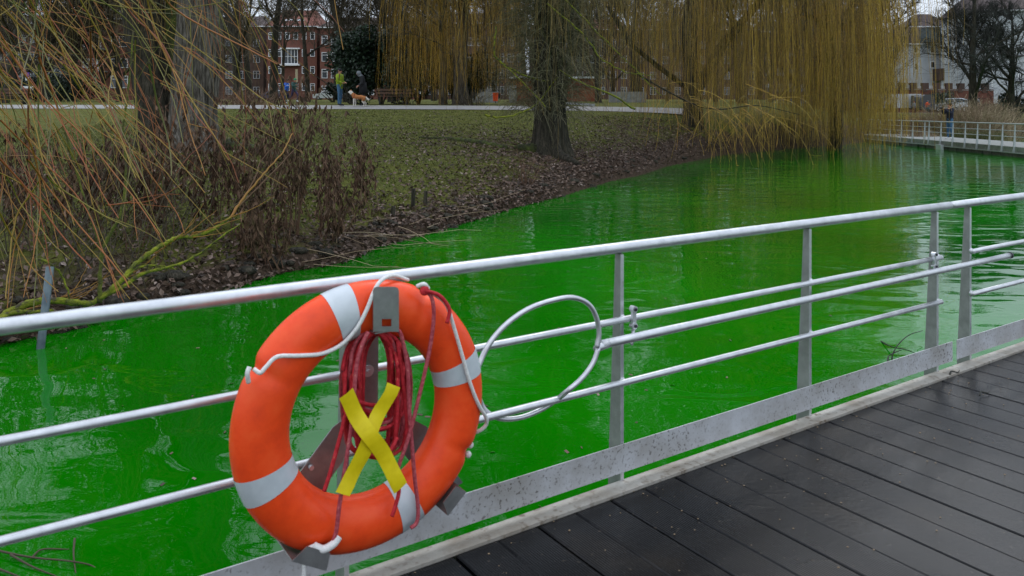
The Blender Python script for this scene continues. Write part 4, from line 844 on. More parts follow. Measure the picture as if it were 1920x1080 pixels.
# red roofed block
t, x0, x1, zb, zw = block('brick block with red tiled roof, skylights and a white glazed bay', 'apartment block', 500, 594, 140, 12, 'brick', 'roof_red', 38, 12, 6, 4, .8, 1.3, 1, row0=2.2, pitch=3.0, name='apartment_building', skip=((2, 1), (3, 1), (2, 2), (3, 2)))
me = window_meshes(2.9, 2.6, 5, .5); put_window(me, t, P(544, 106, 140)[0] - t.location[0], -.35, P(544, 106, 140)[2] - zb)
m = MB(); m.box(P(544, 121.5, 139.7), (3.4, .8, .3)); m.build('bay_sill', M['frame_w'], t); m = MB(); m.box(P(544, 91, 139.7), (3.4, .8, .22)); m.build('bay_top', M['frame_w'], t)
for px in (513, 541, 563):
    m = MB(); c = P(px, 40, 141.6); n_ = unit(np.array([0, -.75, .6])); m.box(c, (1.3, 1.0, .12), (np.array([1., 0, 0]), np.cross(n_, (1, 0, 0)), n_)); m.build('skylight', M['frame_w'], t)
block('brown brick block behind the trees at the far left edge', 'apartment block', -60, 120, 135, 22, 'brick_dark', 'roof_dark', 22, 12, 8, 4, 1.2, 1.4, 2)
block('brown brick block between the brick house and the double willow', 'apartment block', 262, 494, 145, 24, 'brick_dark', 'roof_dark', 26, 12, 9, 4, 1.2, 1.4, 2)
block('brick block with pale windows rising above the dark evergreens', 'apartment block', 600, 792, 138, 26, 'brick', 'roof_dark', 26, 12, 11, 4, 1.0, 1.6, 1)
block('brick block with white balcony band behind the slim willow', 'apartment block', 800, 985, 142, 18, 'brick_dark', 'roof_dark', 26, 12, 10, 4, 1.2, 1.5, 2)
block('brown block behind the moss grown willow trunk', 'apartment block', 995, 1180, 146, 30, 'brick_dark', 'roof_red', 26, 12, 9, 4, 1.1, 1.4, 2)
block('brown block behind the left half of the yellow willow', 'apartment block', 1190, 1420, 150, 32, 'brick_dark', 'roof_dark', 24, 12, 10, 4, 1.1, 1.4, 2)
block('brown block behind the right half of the yellow willow', 'apartment block', 1430, 1650, 150, 36, 'brick_dark', 'roof_dark', 24, 12, 10, 4, 1.1, 1.4, 2)
t, x0, x1, zb, zw = block('low orange brick house with small windows behind the centre willow', 'house', 962, 1118, 76, 140, 'brick_orange', 'roof_dark', 6, 8, 8, 1, .5, 1.0, 1, row0=1.7, hip=.3, name='brick_house')
m = MB(); m.box(P(1075, 160, 75.9), (4.0, .15, .18)); m.build('brick_band', M['brick'], t)
# white house with mansard roof
t, x0, x1, zb, zw = block('white rendered house with dark mansard roof behind the brick wall', 'house', 1690, 1838, 108, 19, 'render_w', 'roof_dark', 64, 10, zbase=1.0, name='white_house', hip=4.5)
m = MB(); m.box(P(1770, 66, 107.4), (5.8, 1.6, 1.9)); d_ = m.build('dormer', M['slate'], t); m = MB(); m.box(P(1765, 50, 107.2), (8.5, .5, .12)); m.build('ledge', M['frame_w'], t)
for (a, b, y0, y1, n_) in ((1744, 1752, 86, 100, 1), (1770, 1781, 84, 104, 2), (1713, 1722, 88, 100, 1), (1749, 1758, 140, 153, 2), (1744, 1753, 115, 128, 1), (1714, 1722, 118, 132, 1), (1800, 1812, 140, 152, 2)):
    w_ = (b - a) / F * 108; h_ = (y1 - y0) / F * 108; put_window(window_meshes(w_, h_, n_, 0), t, P((a + b) / 2, 0, 108)[0] - t.location[0], -.03, P(0, (y0 + y1) / 2, 108)[2] - zb)
m = MB(); m.box(P(1790, 140, 106.5), (4.5, 2.6, 1.6)); m.build('porch', M['brick_dark'], t)
t, x0, x1, zb, zw = block('tall white gabled house at the right edge', 'house', 1848, 1990, 96, -30, 'render_w', 'roof_dark', 50, 10, zbase=1.0, name='white_house')
for (a, b, y0, y1, n_) in ((1908, 1918, 138, 152, 2), (1861, 1869, 100, 114, 1), (1905, 1916, 88, 104, 2), (1873, 1880, 60, 74, 1)):
    w_ = (b - a) / F * 96; h_ = (y1 - y0) / F * 96; o = put_window(window_meshes(w_, h_, n_, 0), t, P((a + b) / 2, 0, 96)[0] - t.location[0], -.03, P(0, (y0 + y1) / 2, 96)[2] - zb)
    m = MB(); m.box(P((a + b) / 2, y1 + 1, 95.8), (w_ + .3, .3, .15)); m.build('sill', M['dark_iron'], t)
m = MB(); m.tubes([P(1860, 168, 95.8), P(1860, 20, 95.8)], np.full(2, .07), 6); m.build('downpipe', M['frame_w'], t)
# brick retaining wall with white fence panels between piers
wl = thing('brick_wall', 'long red brick wall with white panels between its piers, behind the parked cars', 'wall', P(1760, 200, 88))
m = MB(); a = P(1640, 167, 89); b = P(1862, 170, 86); d = unit(b - a); L_ = np.linalg.norm(b - a); m.box([(a[0] + b[0]) / 2, (a[1] + b[1]) / 2, (a[2] + .5) / 2], (L_, .4, a[2] - .5), (d, np.cross(Z, d), Z)); m.build('wall', M['brick'], wl)
for k in range(10):
    c = a + (b - a) * (k + .3) / 10; m = MB(); m.box(c + Z * .25, (.7, .5, 1.0)); m.build('pier', M['brick_dark'], wl)
    m = MB(); m.box(c + d * .63 + Z * .22 + d * .3, (1.1 if k % 3 else .9, .06, .38 if k % 2 else .5), (d, np.cross(Z, d), Z)); m.build('fence_panel', M['render_w'], wl)
m = MB(); m.box((a + b) / 2 + Z * .02, (L_, .46, .08), (d, np.cross(Z, d), Z)); m.build('coping', M['concrete'], wl)
wl = thing('brick_wall', 'low red brick garden wall at the right edge below the tall white house', 'wall', P(1890, 203, 84)); m = MB(); a = P(1850, 195, 84); m.box([a[0] + 4.5, 84, 1.5], (11, .4, 1.3)); m.build('wall', M['brick_dark'], wl)

# ------------------------------------------------------------------ cars
def car(label, px, Y, length, h, paintn, flip=1, z=None, rz=0, group='parked cars'):
    c = gp(px, Y); 
    if z is not None: c[2] = z
    t = thing('parked_car', label, 'car', c, group, rz); L_ = length; W_ = 1.72
    body = [(-.5, .20), (-.5, .52), (-.47, .60), (-.40, .64), (-.22, .68), (.30, .70), (.46, .64), (.5, .50), (.5, .22), (.44, .18), (-.44, .18)]
    def pr(pts, y0, y1, m, nar=1.): 
        lo = [np.array([p[0] * L_ * flip, y0, p[1] * h / 1.0]) for p in pts]; m.prism(lo, (0, y1 - y0, 0))
    def mk(name, fn, mt, par=t, **k): m = MB(); fn(m); o = place(m.mesh(name, M[mt]), name, par); return o
    bo = mk('body', lambda m: (pr(body, -W_ / 2, W_ / 2, m)), paintn)
    cab = [(-.26, .66), (-.10, .98), (.26, 1.0), (.40, .90), (.46, .66)]
    def cabin(m):
        n = len(cab); lo = [np.array([p[0] * L_ * flip, -W_ / 2 * (1 - .22 * (p[1] - .66) / .34), p[1] * h]) for p in cab]; hi = [q * np.array([1, -1, 1]) for q in lo]
        fs = [tuple(range(n)), tuple(range(2 * n - 1, n - 1, -1))] + [(i, i + n, (i + 1) % n + n, (i + 1) % n) for i in range(n)]; m.add(np.vstack([lo, hi]), fs)
    mk('cabin', cabin, paintn)
    for s in (-1, 1):
        for nm, q in (('front_window', [(-.21, .69), (-.09, .94), (.06, .955), (.06, .69)]), ('rear_window', [(.08, .69), (.08, .955), (.25, .95), (.37, .86), (.40, .69)])):
            mk('side_window', lambda m: m.prism([np.array([p[0] * L_ * flip, s * (W_ / 2 * (1 - .22 * (p[1] - .66) / .34) + .012), p[1] * h]) for p in q], (0, -.01 * s, 0)), 'car_glass')
    mk('windscreen', lambda m: m.prism([np.array([(-.255) * L_ * flip - .03 * flip, -.7, .69 * h]), np.array([(-.255) * L_ * flip - .03 * flip, .7, .69 * h]), np.array([-.115 * L_ * flip - .03 * flip, .6, .95 * h]), np.array([-.115 * L_ * flip - .03 * flip, -.6, .95 * h])], (-.02 * flip, 0, 0)), 'car_glass')
    for x in (-.31, .31):
        for s in (-1, 1):
            w_ = mk('wheel', lambda m: m.tubes([np.array([x * L_, s * (W_ / 2 - .18), .30]), np.array([x * L_, s * (W_ / 2 + .02), .30])], np.full(2, .31), 16, caps=True), 'tyre'); mk('rim', lambda m: m.tubes([np.array([x * L_, s * (W_ / 2), .30]), np.array([x * L_, s * (W_ / 2 + .035), .30])], np.full(2, .19), 12, caps=True), 'far_alu', w_)
    for s in (-1, 1): mk('headlight', lambda m: m.box((-.485 * L_ * flip, s * .62, .56 * h), (.12, .3, .13)), 'frame_w'); mk('tail_light', lambda m: m.box((.485 * L_ * flip, s * .66, .56 * h), (.12, .2, .16)), 'brick_orange')
    return t
car('white hatchback parked behind the small green bush', 614, 122, 4.1, 1.42, 'white_paint')
car('dark blue car parked behind the jogging figures', 512, 118, 4.4, 1.35, 'blue_paint')
car('silver car behind the person taking a picture', 1776, 82, 4.3, 1.45, 'silver_paint', z=1.25)
car('dark car behind the small bare shrub beside the slim willow', 908, 100, 4.2, 1.4, 'black_paint')
t = thing('trailer', 'tall black rounded trailer beside the silver car', 'trailer', P(1740, 208, 79)); m = MB(); c = P(1740, 206, 79); q = [(-.68, 0), (-.70, .8), (-.6, 1.25), (-.3, 1.45), (.3, 1.45), (.6, 1.25), (.70, .8), (.68, 0)]; m.prism([c + np.array([p[0], 0, p[1] + .05]) for p in q], (0, 2.5, 0)); m.build('box', M['black_paint'], t)
for s in (-1, 1): m = MB(); m.tubes([c + np.array([s * .5, 1.2, .1]), c + np.array([s * .75, 1.2, .1])], np.full(2, .28), 12, caps=True); m.build('wheel', M['tyre'], t)
t = thing('parked_van', 'long pale grey van parked left of the black trailer', 'van', P(1700, 207, 81)); m = MB(); c = P(1697, 206, 81); q = [(-2.4, .2), (-2.4, 1.5), (-2.1, 1.62), (1.6, 1.62), (2.2, 1.0), (2.5, .85), (2.5, .2)]; m.prism([c + np.array([p[0], 0, p[1]]) for p in q], (0, 1.9, 0)); m.build('body', M['silver_paint'], t)
for s in (-1.5, 1.6): m = MB(); m.tubes([c + np.array([s, -.03, .3]), c + np.array([s, .3, .3])], np.full(2, .32), 12, caps=True); m.build('wheel', M['tyre'], t)
m = MB(); m.prism([c + np.array([p[0], -.012, p[1]]) for p in ((.6, 1.0), (.6, 1.45), (1.5, 1.45), (2.0, 1.0))], (0, .01, 0)); m.build('side_window', M['car_glass'], t)

# ------------------------------------------------------------------ far footbridge
def fb(px): k = (px - CX) / F; Y = (19.85 - 31.4 * .067) / (k - .067); return np.array([k * Y, Y, 0.])
bt = thing('far_footbridge', 'far grey footbridge with slim white posts crossing at the right edge', 'bridge', fb(1790))
d = unit(fb(1904) - fb(1691)); nrm = np.array([-d[1], d[0], 0.]); nrm = nrm if nrm[0] > 0 else -nrm        # away from camera side
A0, A1 = fb(1604), fb(1990)
L_ = np.linalg.norm(A1 - A0); mid = (A0 + A1) / 2
m = MB(); m.box(mid + nrm * 1.5 - Z * .06, (L_, 2.9, .12), (d, nrm, Z)); m.build('deck_slab', M['concrete'], bt)
m = MB(); m.box(mid - Z * .11, (L_, .06, .22), (d, nrm, Z)); m.build('fascia', M['concrete'], bt)
m = MB(); m.box(mid - nrm * .045 - Z * .235, (L_, .05, .045), (d, nrm, Z)); m.build('ledge', M['far_alu'], bt)
for zz, r_, nm in ((.907, .024, 'top_rail'), (.635, .0135, 'middle_rail'), (.392, .0135, 'lower_rail')): m = MB(); m.tubes([A0 + Z * zz, A1 + Z * zz], np.full(2, r_), 8); m.build(nm, M['far_alu'], bt, smooth=True)
for px in (1616, 1633, 1651, 1670, 1691, 1712.5, 1735, 1743, 1765.5, 1788, 1811, 1834, 1857, 1881, 1904, 1929, 1955, 1980):
    c = fb(px); q = [(-.0, .89), (.03, .89), (.09, .0), (.12, -.24), (-.0, -.24)]; m = MB(); m.prism([c - d * .014 - nrm * p[0] + Z * p[1] for p in q], d * .028); m.build('post', M['far_alu'], bt)
m = MB(); m.box(fb(1768) - nrm * .15 - Z * .30, (.5, .14, .26), (d, nrm, Z)); m.build('overflow_box', M['render_w'], bt)
wl = thing('stone_wall', 'dark wet block wall under the far footbridge', 'wall', fb(1780) - Z * .6); rg = np.random.default_rng(8); pos = 0.0; k = 0
while pos < L_ - .6:
    w_ = rg.uniform(.55, .95); m = MB(); m.box(A0 + d * (pos + w_ / 2) + nrm * (.12 + rg.uniform(0, .05)) - Z * (.44 + rg.uniform(0, .02)), (w_ - .03, .4, .36), (d, nrm, Z), taper=.97); m.build('block', M['stone'], wl); pos += w_ + (0.12 if k % 4 == 3 else 0.0); k += 1
m = MB(); m.box(mid + nrm * .7 - Z * .62, (L_, .8, .7), (d, nrm, Z)); m.build('core', M['dark_iron'], wl)

# ------------------------------------------------------------------ reeds and shrubs beyond the bridge
def clump(name, label, cat, c, w_, h_, n, matn, seed, spread=.35, wdt=.012, grp=None, z0=None):
    rg = np.random.default_rng(seed); t = thing(name, label, cat, c, grp); N = n; O = np.stack([c[0] + rg.normal(0, w_ / 2, N), c[1] + rg.normal(0, w_ / 3, N), np.full(N, c[2] - .05)], 1)
    D = np.stack([(O[:, 0] - c[0]) / w_ * .5 + rg.normal(0, spread, N), rg.normal(0, spread, N), np.ones(N)], 1); S, SD = grow(rg, O, D, rg.uniform(.5, 1.1, N) * h_, 7, .08, -.10); m = MB(); m.tubes(S, rads(np.full(N, wdt), np.full(N, wdt * .3), 7), 3, rnd=rg.random(N)); 
    O, D, pi, tt = spawn(rg, S, SD, 2, .5, .5); T_, _ = grow(rg, O, D, rg.uniform(.1, .3, len(O)) * h_, 4, .2, -.1); m.tubes(T_, np.full((len(O), 4), wdt * .5), 3, rnd=rg.random(len(O)))
    f = m.build('stems', M[matn], t); f['kind'] = 'stuff'; return t
def wp(px, Y, z=WZ): return np.array([(px - CX) / F * Y, Y, z])
clump('reed_clump', 'tall tawny reed bed right behind the person taking a picture', 'reeds', wp(1820, 47), 2.2, 2.5, 900, 'reed', 1, grp='reeds behind the far bridge')
clump('reed_clump', 'tawny shrub patch just right of the picture taker', 'reeds', wp(1845, 50), 2.0, 2.3, 700, 'reed', 2, grp='reeds behind the far bridge')
clump('reed_clump', 'brown reed bed left of the picture taker', 'reeds', wp(1745, 49), 2.4, 1.7, 900, 'deadstem', 3, grp='reeds behind the far bridge')
clump('reed_clump', 'brown reed bed at the willow edge behind the rail', 'reeds', wp(1700, 50), 2.6, 1.6, 800, 'deadstem', 4, grp='reeds behind the far bridge')
clump('sedge_clump', 'green sedge tuft between two posts right of the picture taker', 'sedge', wp(1806, 43.5), .8, .9, 420, 'sedge', 5, .6, grp='sedges behind the far bridge')
clump('sedge_clump', 'green sedge tuft under the tawny shrub', 'sedge', wp(1851, 43), .9, .85, 420, 'sedge', 6, .6, grp='sedges behind the far bridge')
clump('sedge_clump', 'straw coloured tuft left of the picture taker', 'sedge', wp(1722, 44), 1.0, .9, 420, 'reed', 7, .6, grp='sedges behind the far bridge')
clump('bare_shrub', 'small bare shrub in front of the pale wall right of the slim willow', 'shrub', gp(886, 39.5), .5, .9, 60, 'twig', 8, .6, .015)
clump('bare_shrub', 'thin bare sapling on the leafy bank below the centre willow', 'shrub', gp(984, 16.6), .10, .8, 26, 'deadleaf', 9, .3, .006)
clump('bare_shrub', 'brown twiggy shrub at the foot of the slim willow', 'shrub', gp(1010, 38.5), 1.2, .9, 160, 'deadstem', 10, .6, .012)
clump('bare_shrub', 'brown shrub beside the path left of the jogging figures', 'shrub', gp(455, 39.5), 2.4, 1.0, 260, 'deadstem', 12, .6, .012)

# ------------------------------------------------------------------ people
def figure(name, label, loc, rz, H, J, cols, hat=None, hatcol='hair', extra=None, thick=1.0, cat='person'):
    """one skinned body; J overrides joints of a 1.75 m standing figure facing -Y"""
    K = dict(pel=(0, 0, .96), waist=(0, 0, 1.08), chest=(0, 0, 1.28), neck=(0, .01, 1.47), chin=(0, 0, 1.535), head=(0, .0, 1.63), crown=(0, .005, 1.70), nose=(0, -.10, 1.615),
             shL=(.18, 0, 1.41), shR=(-.18, 0, 1.41), elL=(.24, .02, 1.13), elR=(-.24, .02, 1.13), haL=(.24, -.08, .90), haR=(-.24, -.08, .90),
             hiL=(.09, 0, .90), hiR=(-.09, 0, .90), knL=(.10, -.02, .49), knR=(-.10, -.02, .49), anL=(.10, .02, .09), anR=(-.10, .02, .09), toL=(.11, -.17, .04), toR=(-.11, -.17, .04))
    K.update(J); K = {k: np.array(v, float) for k, v in K.items()}; tk = thick
    Rr = dict(pel=.135 * tk, waist=.13 * tk, chest=.15 * tk, neck=.058, chin=.062, head=.092, crown=.07, nose=.018, shL=.085 * tk, shR=.085 * tk, elL=.056 * tk, elR=.056 * tk, haL=.035, haR=.035, hiL=.10, hiR=.10, knL=.066, knR=.066, anL=.045, anR=.045, toL=.036, toR=.036)
    E = [('pel', 'waist'), ('waist', 'chest'), ('chest', 'neck'), ('neck', 'chin'), ('chin', 'head'), ('head', 'crown'), ('head', 'nose'), ('chest', 'shL'), ('chest', 'shR'), ('shL', 'elL'), ('shR', 'elR'), ('elL', 'haL'), ('elR', 'haR'),
         ('pel', 'hiL'), ('pel', 'hiR'), ('hiL', 'knL'), ('hiR', 'knR'), ('knL', 'anL'), ('knR', 'anR'), ('anL', 'toL'), ('anR', 'toR')]
    zone = {e: 0 for e in E}
    for e in (('pel', 'waist'), ('waist', 'chest'), ('chest', 'neck'), ('chest', 'shL'), ('chest', 'shR'), ('shL', 'elL'), ('shR', 'elR'), ('elL', 'haL'), ('elR', 'haR')): zone[e] = 0
    for e in (('pel', 'hiL'), ('pel', 'hiR'), ('hiL', 'knL'), ('hiR', 'knR'), ('knL', 'anL'), ('knR', 'anR')): zone[e] = 1
    for e in (('anL', 'toL'), ('anR', 'toR')): zone[e] = 2
    for e in (('neck', 'chin'), ('chin', 'head'), ('head', 'crown'), ('head', 'nose')): zone[e] = 3
    for s, h_, e_ in (('L', 'haL', 'elL'), ('R', 'haR', 'elR')):          # five fingers each
        dr_ = unit(K[h_] - K[e_]); side = unit(np.cross(dr_, (0, 0, 1)) + 1e-6)
        for f in range(5):
            o = side * ((f - 1.5) * .022 if f < 4 else -.045) ; l_ = (.075, .085, .08, .065, .05)[f]
            a_ = 'f%s%da' % (s, f); b_ = 'f%s%db' % (s, f); K[a_] = K[h_] + dr_ * (.03 + l_ * .5) + o; K[b_] = K[h_] + dr_ * (.03 + l_) * .95 + o - Z * .03; Rr[a_] = .0095; Rr[b_] = .008
            E += [(h_, a_), (a_, b_)]; zone[(h_, a_)] = 3; zone[(a_, b_)] = 3
    names = list(K); ix = {n_: i for i, n_ in enumerate(names)}
    me = bpy.data.meshes.new('tmp'); me.from_pydata([tuple(K[n_]) for n_ in names], [(ix[a_], ix[b_]) for a_, b_ in E], []); me.update()
    o = bpy.data.objects.new('tmp', me); COL.objects.link(o); o.modifiers.new('s', 'SKIN'); sv = me.skin_vertices[0].data
    for n_ in names: sv[ix[n_]].radius = (Rr[n_], Rr[n_] * (.80 if n_ in ('pel', 'waist', 'chest') else 1))
    for s_ in sv: s_.use_root = False
    sv[ix['pel']].use_root = True
    sb = o.modifiers.new('b', 'SUBSURF'); sb.levels = 1; sb.render_levels = 1
    dg = bpy.context.evaluated_depsgraph_get(); dg.update(); nm = bpy.data.meshes.new_from_object(o.evaluated_get(dg)); bpy.data.objects.remove(o); nm.name = 'body'
    nm.materials.clear()
    for c_ in cols: nm.materials.append(M[c_])
    co = np.array([p.center[:] for p in nm.polygons]); best = np.full(len(co), 1e9); zi = np.zeros(len(co), int)
    for e in E:
        a_, b_ = K[e[0]], K[e[1]]; ab = b_ - a_; t_ = np.clip(((co - a_) @ ab) / (ab @ ab + 1e-9), 0, 1); rr_ = Rr[e[0]] * (1 - t_) + Rr[e[1]] * t_; D_ = np.linalg.norm(co - a_ - t_[:, None] * ab, axis=1) / (rr_ + .01); u_ = D_ < best; best = np.where(u_, D_, best); zi = np.where(u_, zone[e], zi)
    nm.polygons.foreach_set('material_index', zi.astype(np.int32)); nm.polygons.foreach_set('use_smooth', np.ones(len(zi), bool)); nm.update()
    t = thing(name, label, cat, loc, None, rz); s_ = H / 1.75; t.scale = (s_,) * 3
    place(nm, 'body', t)
    hd = K['head']
    def part(nm_, fn, mt): m_ = MB(); fn(m_); return place(m_.mesh(nm_, M[mt], True), nm_, t)
    if hat == 'hood': part('hood', lambda m_: m_.ball(hd + np.array([0, .03, .01]), (.125, .125, .135), 12), hatcol)
    elif hat == 'cap': part('cap', lambda m_: m_.ball(hd + np.array([0, .01, .045]), (.108, .112, .085), 12), hatcol)
    else: part('hair', lambda m_: m_.ball(hd + np.array([0, .022, .035]), (.103, .105, .095), 12), hatcol)
    for sx in (-1, 1):
        part('ear', lambda m_: m_.ball(hd + np.array([sx * .098, .01, -.005]), (.014, .022, .03), 6), 'skin')
        part('eye', lambda m_: m_.ball(hd + np.array([sx * .035, -.088, .01]), (.012, .008, .008), 6), 'hair')
    part('mouth', lambda m_: m_.box(hd + np.array([0, -.083, -.055]), (.045, .014, .009)), 'red_rope_worn')
    if extra: extra(t, K, part)
    return t
def deckp(px, Y, z=0.): return np.array([(px - CX) / F * Y, Y, z])
def cam_part(t, K, part):
    h_ = (K['haL'] + K['haR']) / 2
    part('camera', lambda m_: (m_.box(h_ + np.array([0, -.06, .06]), (.14, .06, .10)), m_.tubes([h_ + np.array([0, -.09, .06]), h_ + np.array([0, -.20, .06])], np.full(2, .035), 10, caps=True)), 'black_cap')
figure('person', 'person in navy jacket and jeans holding up a camera on the far footbridge', deckp(1781, 39.6), R_(-80), 1.82,
       dict(elL=(.26, -.14, 1.22), elR=(-.24, -.16, 1.20), haL=(.06, -.36, 1.46), haR=(-.07, -.36, 1.44), nose=(0, -.105, 1.61), anL=(.14, .03, .09), anR=(-.13, .0, .09), toL=(.17, -.14, .04), toR=(-.17, -.16, .04)), ['navy', 'jeans', 'white_cloth', 'skin'], None, 'hair', cam_part, 1.18)
def gpath(px, Y): c = gp(px, Y); c[2] += .02; return c
figure('person', 'person in lime and grey jacket, dark cap and blue trousers standing on the path', gpath(637, 36.7), R_(75), 1.74, dict(elL=(.27, .05, 1.15), elR=(-.27, .02, 1.14), haL=(.12, -.20, 1.10), haR=(-.14, -.20, 1.08), head=(0, -.01, 1.63)), ['lime', 'jeans', 'dark_cloth', 'skin'], 'cap', 'dark_cloth',
       lambda t, K, part: part('shoulder_yoke', lambda m_: m_.ball((0, .01, 1.42), (.215, .125, .085), 12), 'grey_cloth'), 1.42)
figure('person', 'person in a long dark coat and pale grey scarf bending forward behind the dog', gpath(681, 37.0), R_(-70), 1.66, dict(chest=(0, -.05, 1.28), neck=(0, -.13, 1.45), chin=(0, -.20, 1.50), head=(0, -.24, 1.57), crown=(0, -.25, 1.64), nose=(0, -.34, 1.54), shL=(.18, -.06, 1.40), shR=(-.18, -.06, 1.40), elL=(.24, -.06, 1.12), elR=(-.24, -.06, 1.12), haL=(.15, -.24, .98), haR=(-.15, -.24, .98)), ['dark_cloth', 'dark_cloth', 'dark_cloth', 'skin'], 'hood', 'grey_cloth',
       lambda t, K, part: (part('coat_skirt', lambda m_: m_.tubes([np.array([0, 0, 1.15]), np.array([0, .0, .95]), np.array([0, .01, .62])], np.array([.15, .18, .22]), 14, caps=True), 'dark_cloth'), part('scarf', lambda m_: m_.ball(K['neck'] + np.array([0, 0, .02]), (.14, .13, .08), 12), 'grey_cloth')), 1.22)
run1 = dict(hiL=(.09, 0, .90), knL=(.10, -.30, .60), anL=(.10, -.16, .22), toL=(.10, -.32, .12), knR=(-.10, .12, .50), anR=(-.10, .50, .34), toR=(-.10, .50, .20), elL=(.25, .18, 1.18), haL=(.18, -.05, 1.10), elR=(-.25, -.12, 1.16), haR=(-.14, -.32, 1.26), chest=(0, -.05, 1.28), neck=(0, -.09, 1.46), chin=(0, -.11, 1.52), head=(0, -.12, 1.62), crown=(0, -.12, 1.69), nose=(0, -.22, 1.60))
run2 = dict(run1); run2.update(knR=(-.10, -.28, .60), anR=(-.10, -.10, .25), toR=(-.10, -.27, .16), knL=(.10, .02, .48), anL=(.10, .12, .09), toL=(.10, -.05, .04), hiL=(.09, 0, .9))
for k in (run1, run2): pass
figure('person', 'running child in blue and white jacket and dark tracksuit bottoms beyond the path', gp(537, 47), R_(70), 1.46, run2, ['blue_cloth', 'navy', 'white_cloth', 'skin'], None, 'hair', lambda t, K, part: part('chest_band', lambda m_: m_.ball((0, -.03, 1.30), (.175, .165, .035), 14), 'white_cloth'), 1.05)
figure('person', 'running child in green knitted cap and dark green top beyond the path', gp(551, 47.5), R_(62), 1.52, run1, ['teal_cloth', 'purple_cloth', 'white_cloth', 'skin'], 'cap', 'green_cloth', None, 1.05)
figure('person', 'child in orange vest and teal trousers in front of the black trailer', gp(1738, 74), R_(75), 1.2, run2, ['orange_vest', 'teal_cloth', 'dark_cloth', 'skin'], 'cap', 'grey_cloth', None, 1.25)
figure('person', 'child in grey coat and red knitted cap left of the black trailer', gp(1714, 74), R_(20), 1.12, {}, ['grey_cloth', 'plum', 'dark_cloth', 'skin'], 'cap', 'red_knit', None, 1.35)
figure('person', 'person in dark cap and grey jacket stooping beyond the tawny reeds', gp(1829, 72), R_(100), 1.6, dict(chest=(0, -.16, 1.22), neck=(0, -.30, 1.34), chin=(0, -.36, 1.38), head=(0, -.42, 1.42), crown=(0, -.45, 1.48), nose=(0, -.5, 1.36), shL=(.18, -.2, 1.32), shR=(-.18, -.2, 1.32), elL=(.22, -.3, 1.05), elR=(-.22, -.3, 1.05), haL=(.15, -.4, .85), haR=(-.15, -.4, .85)), ['grey_cloth', 'dark_cloth', 'dark_cloth', 'skin'], 'cap', 'navy', None, 1.2)

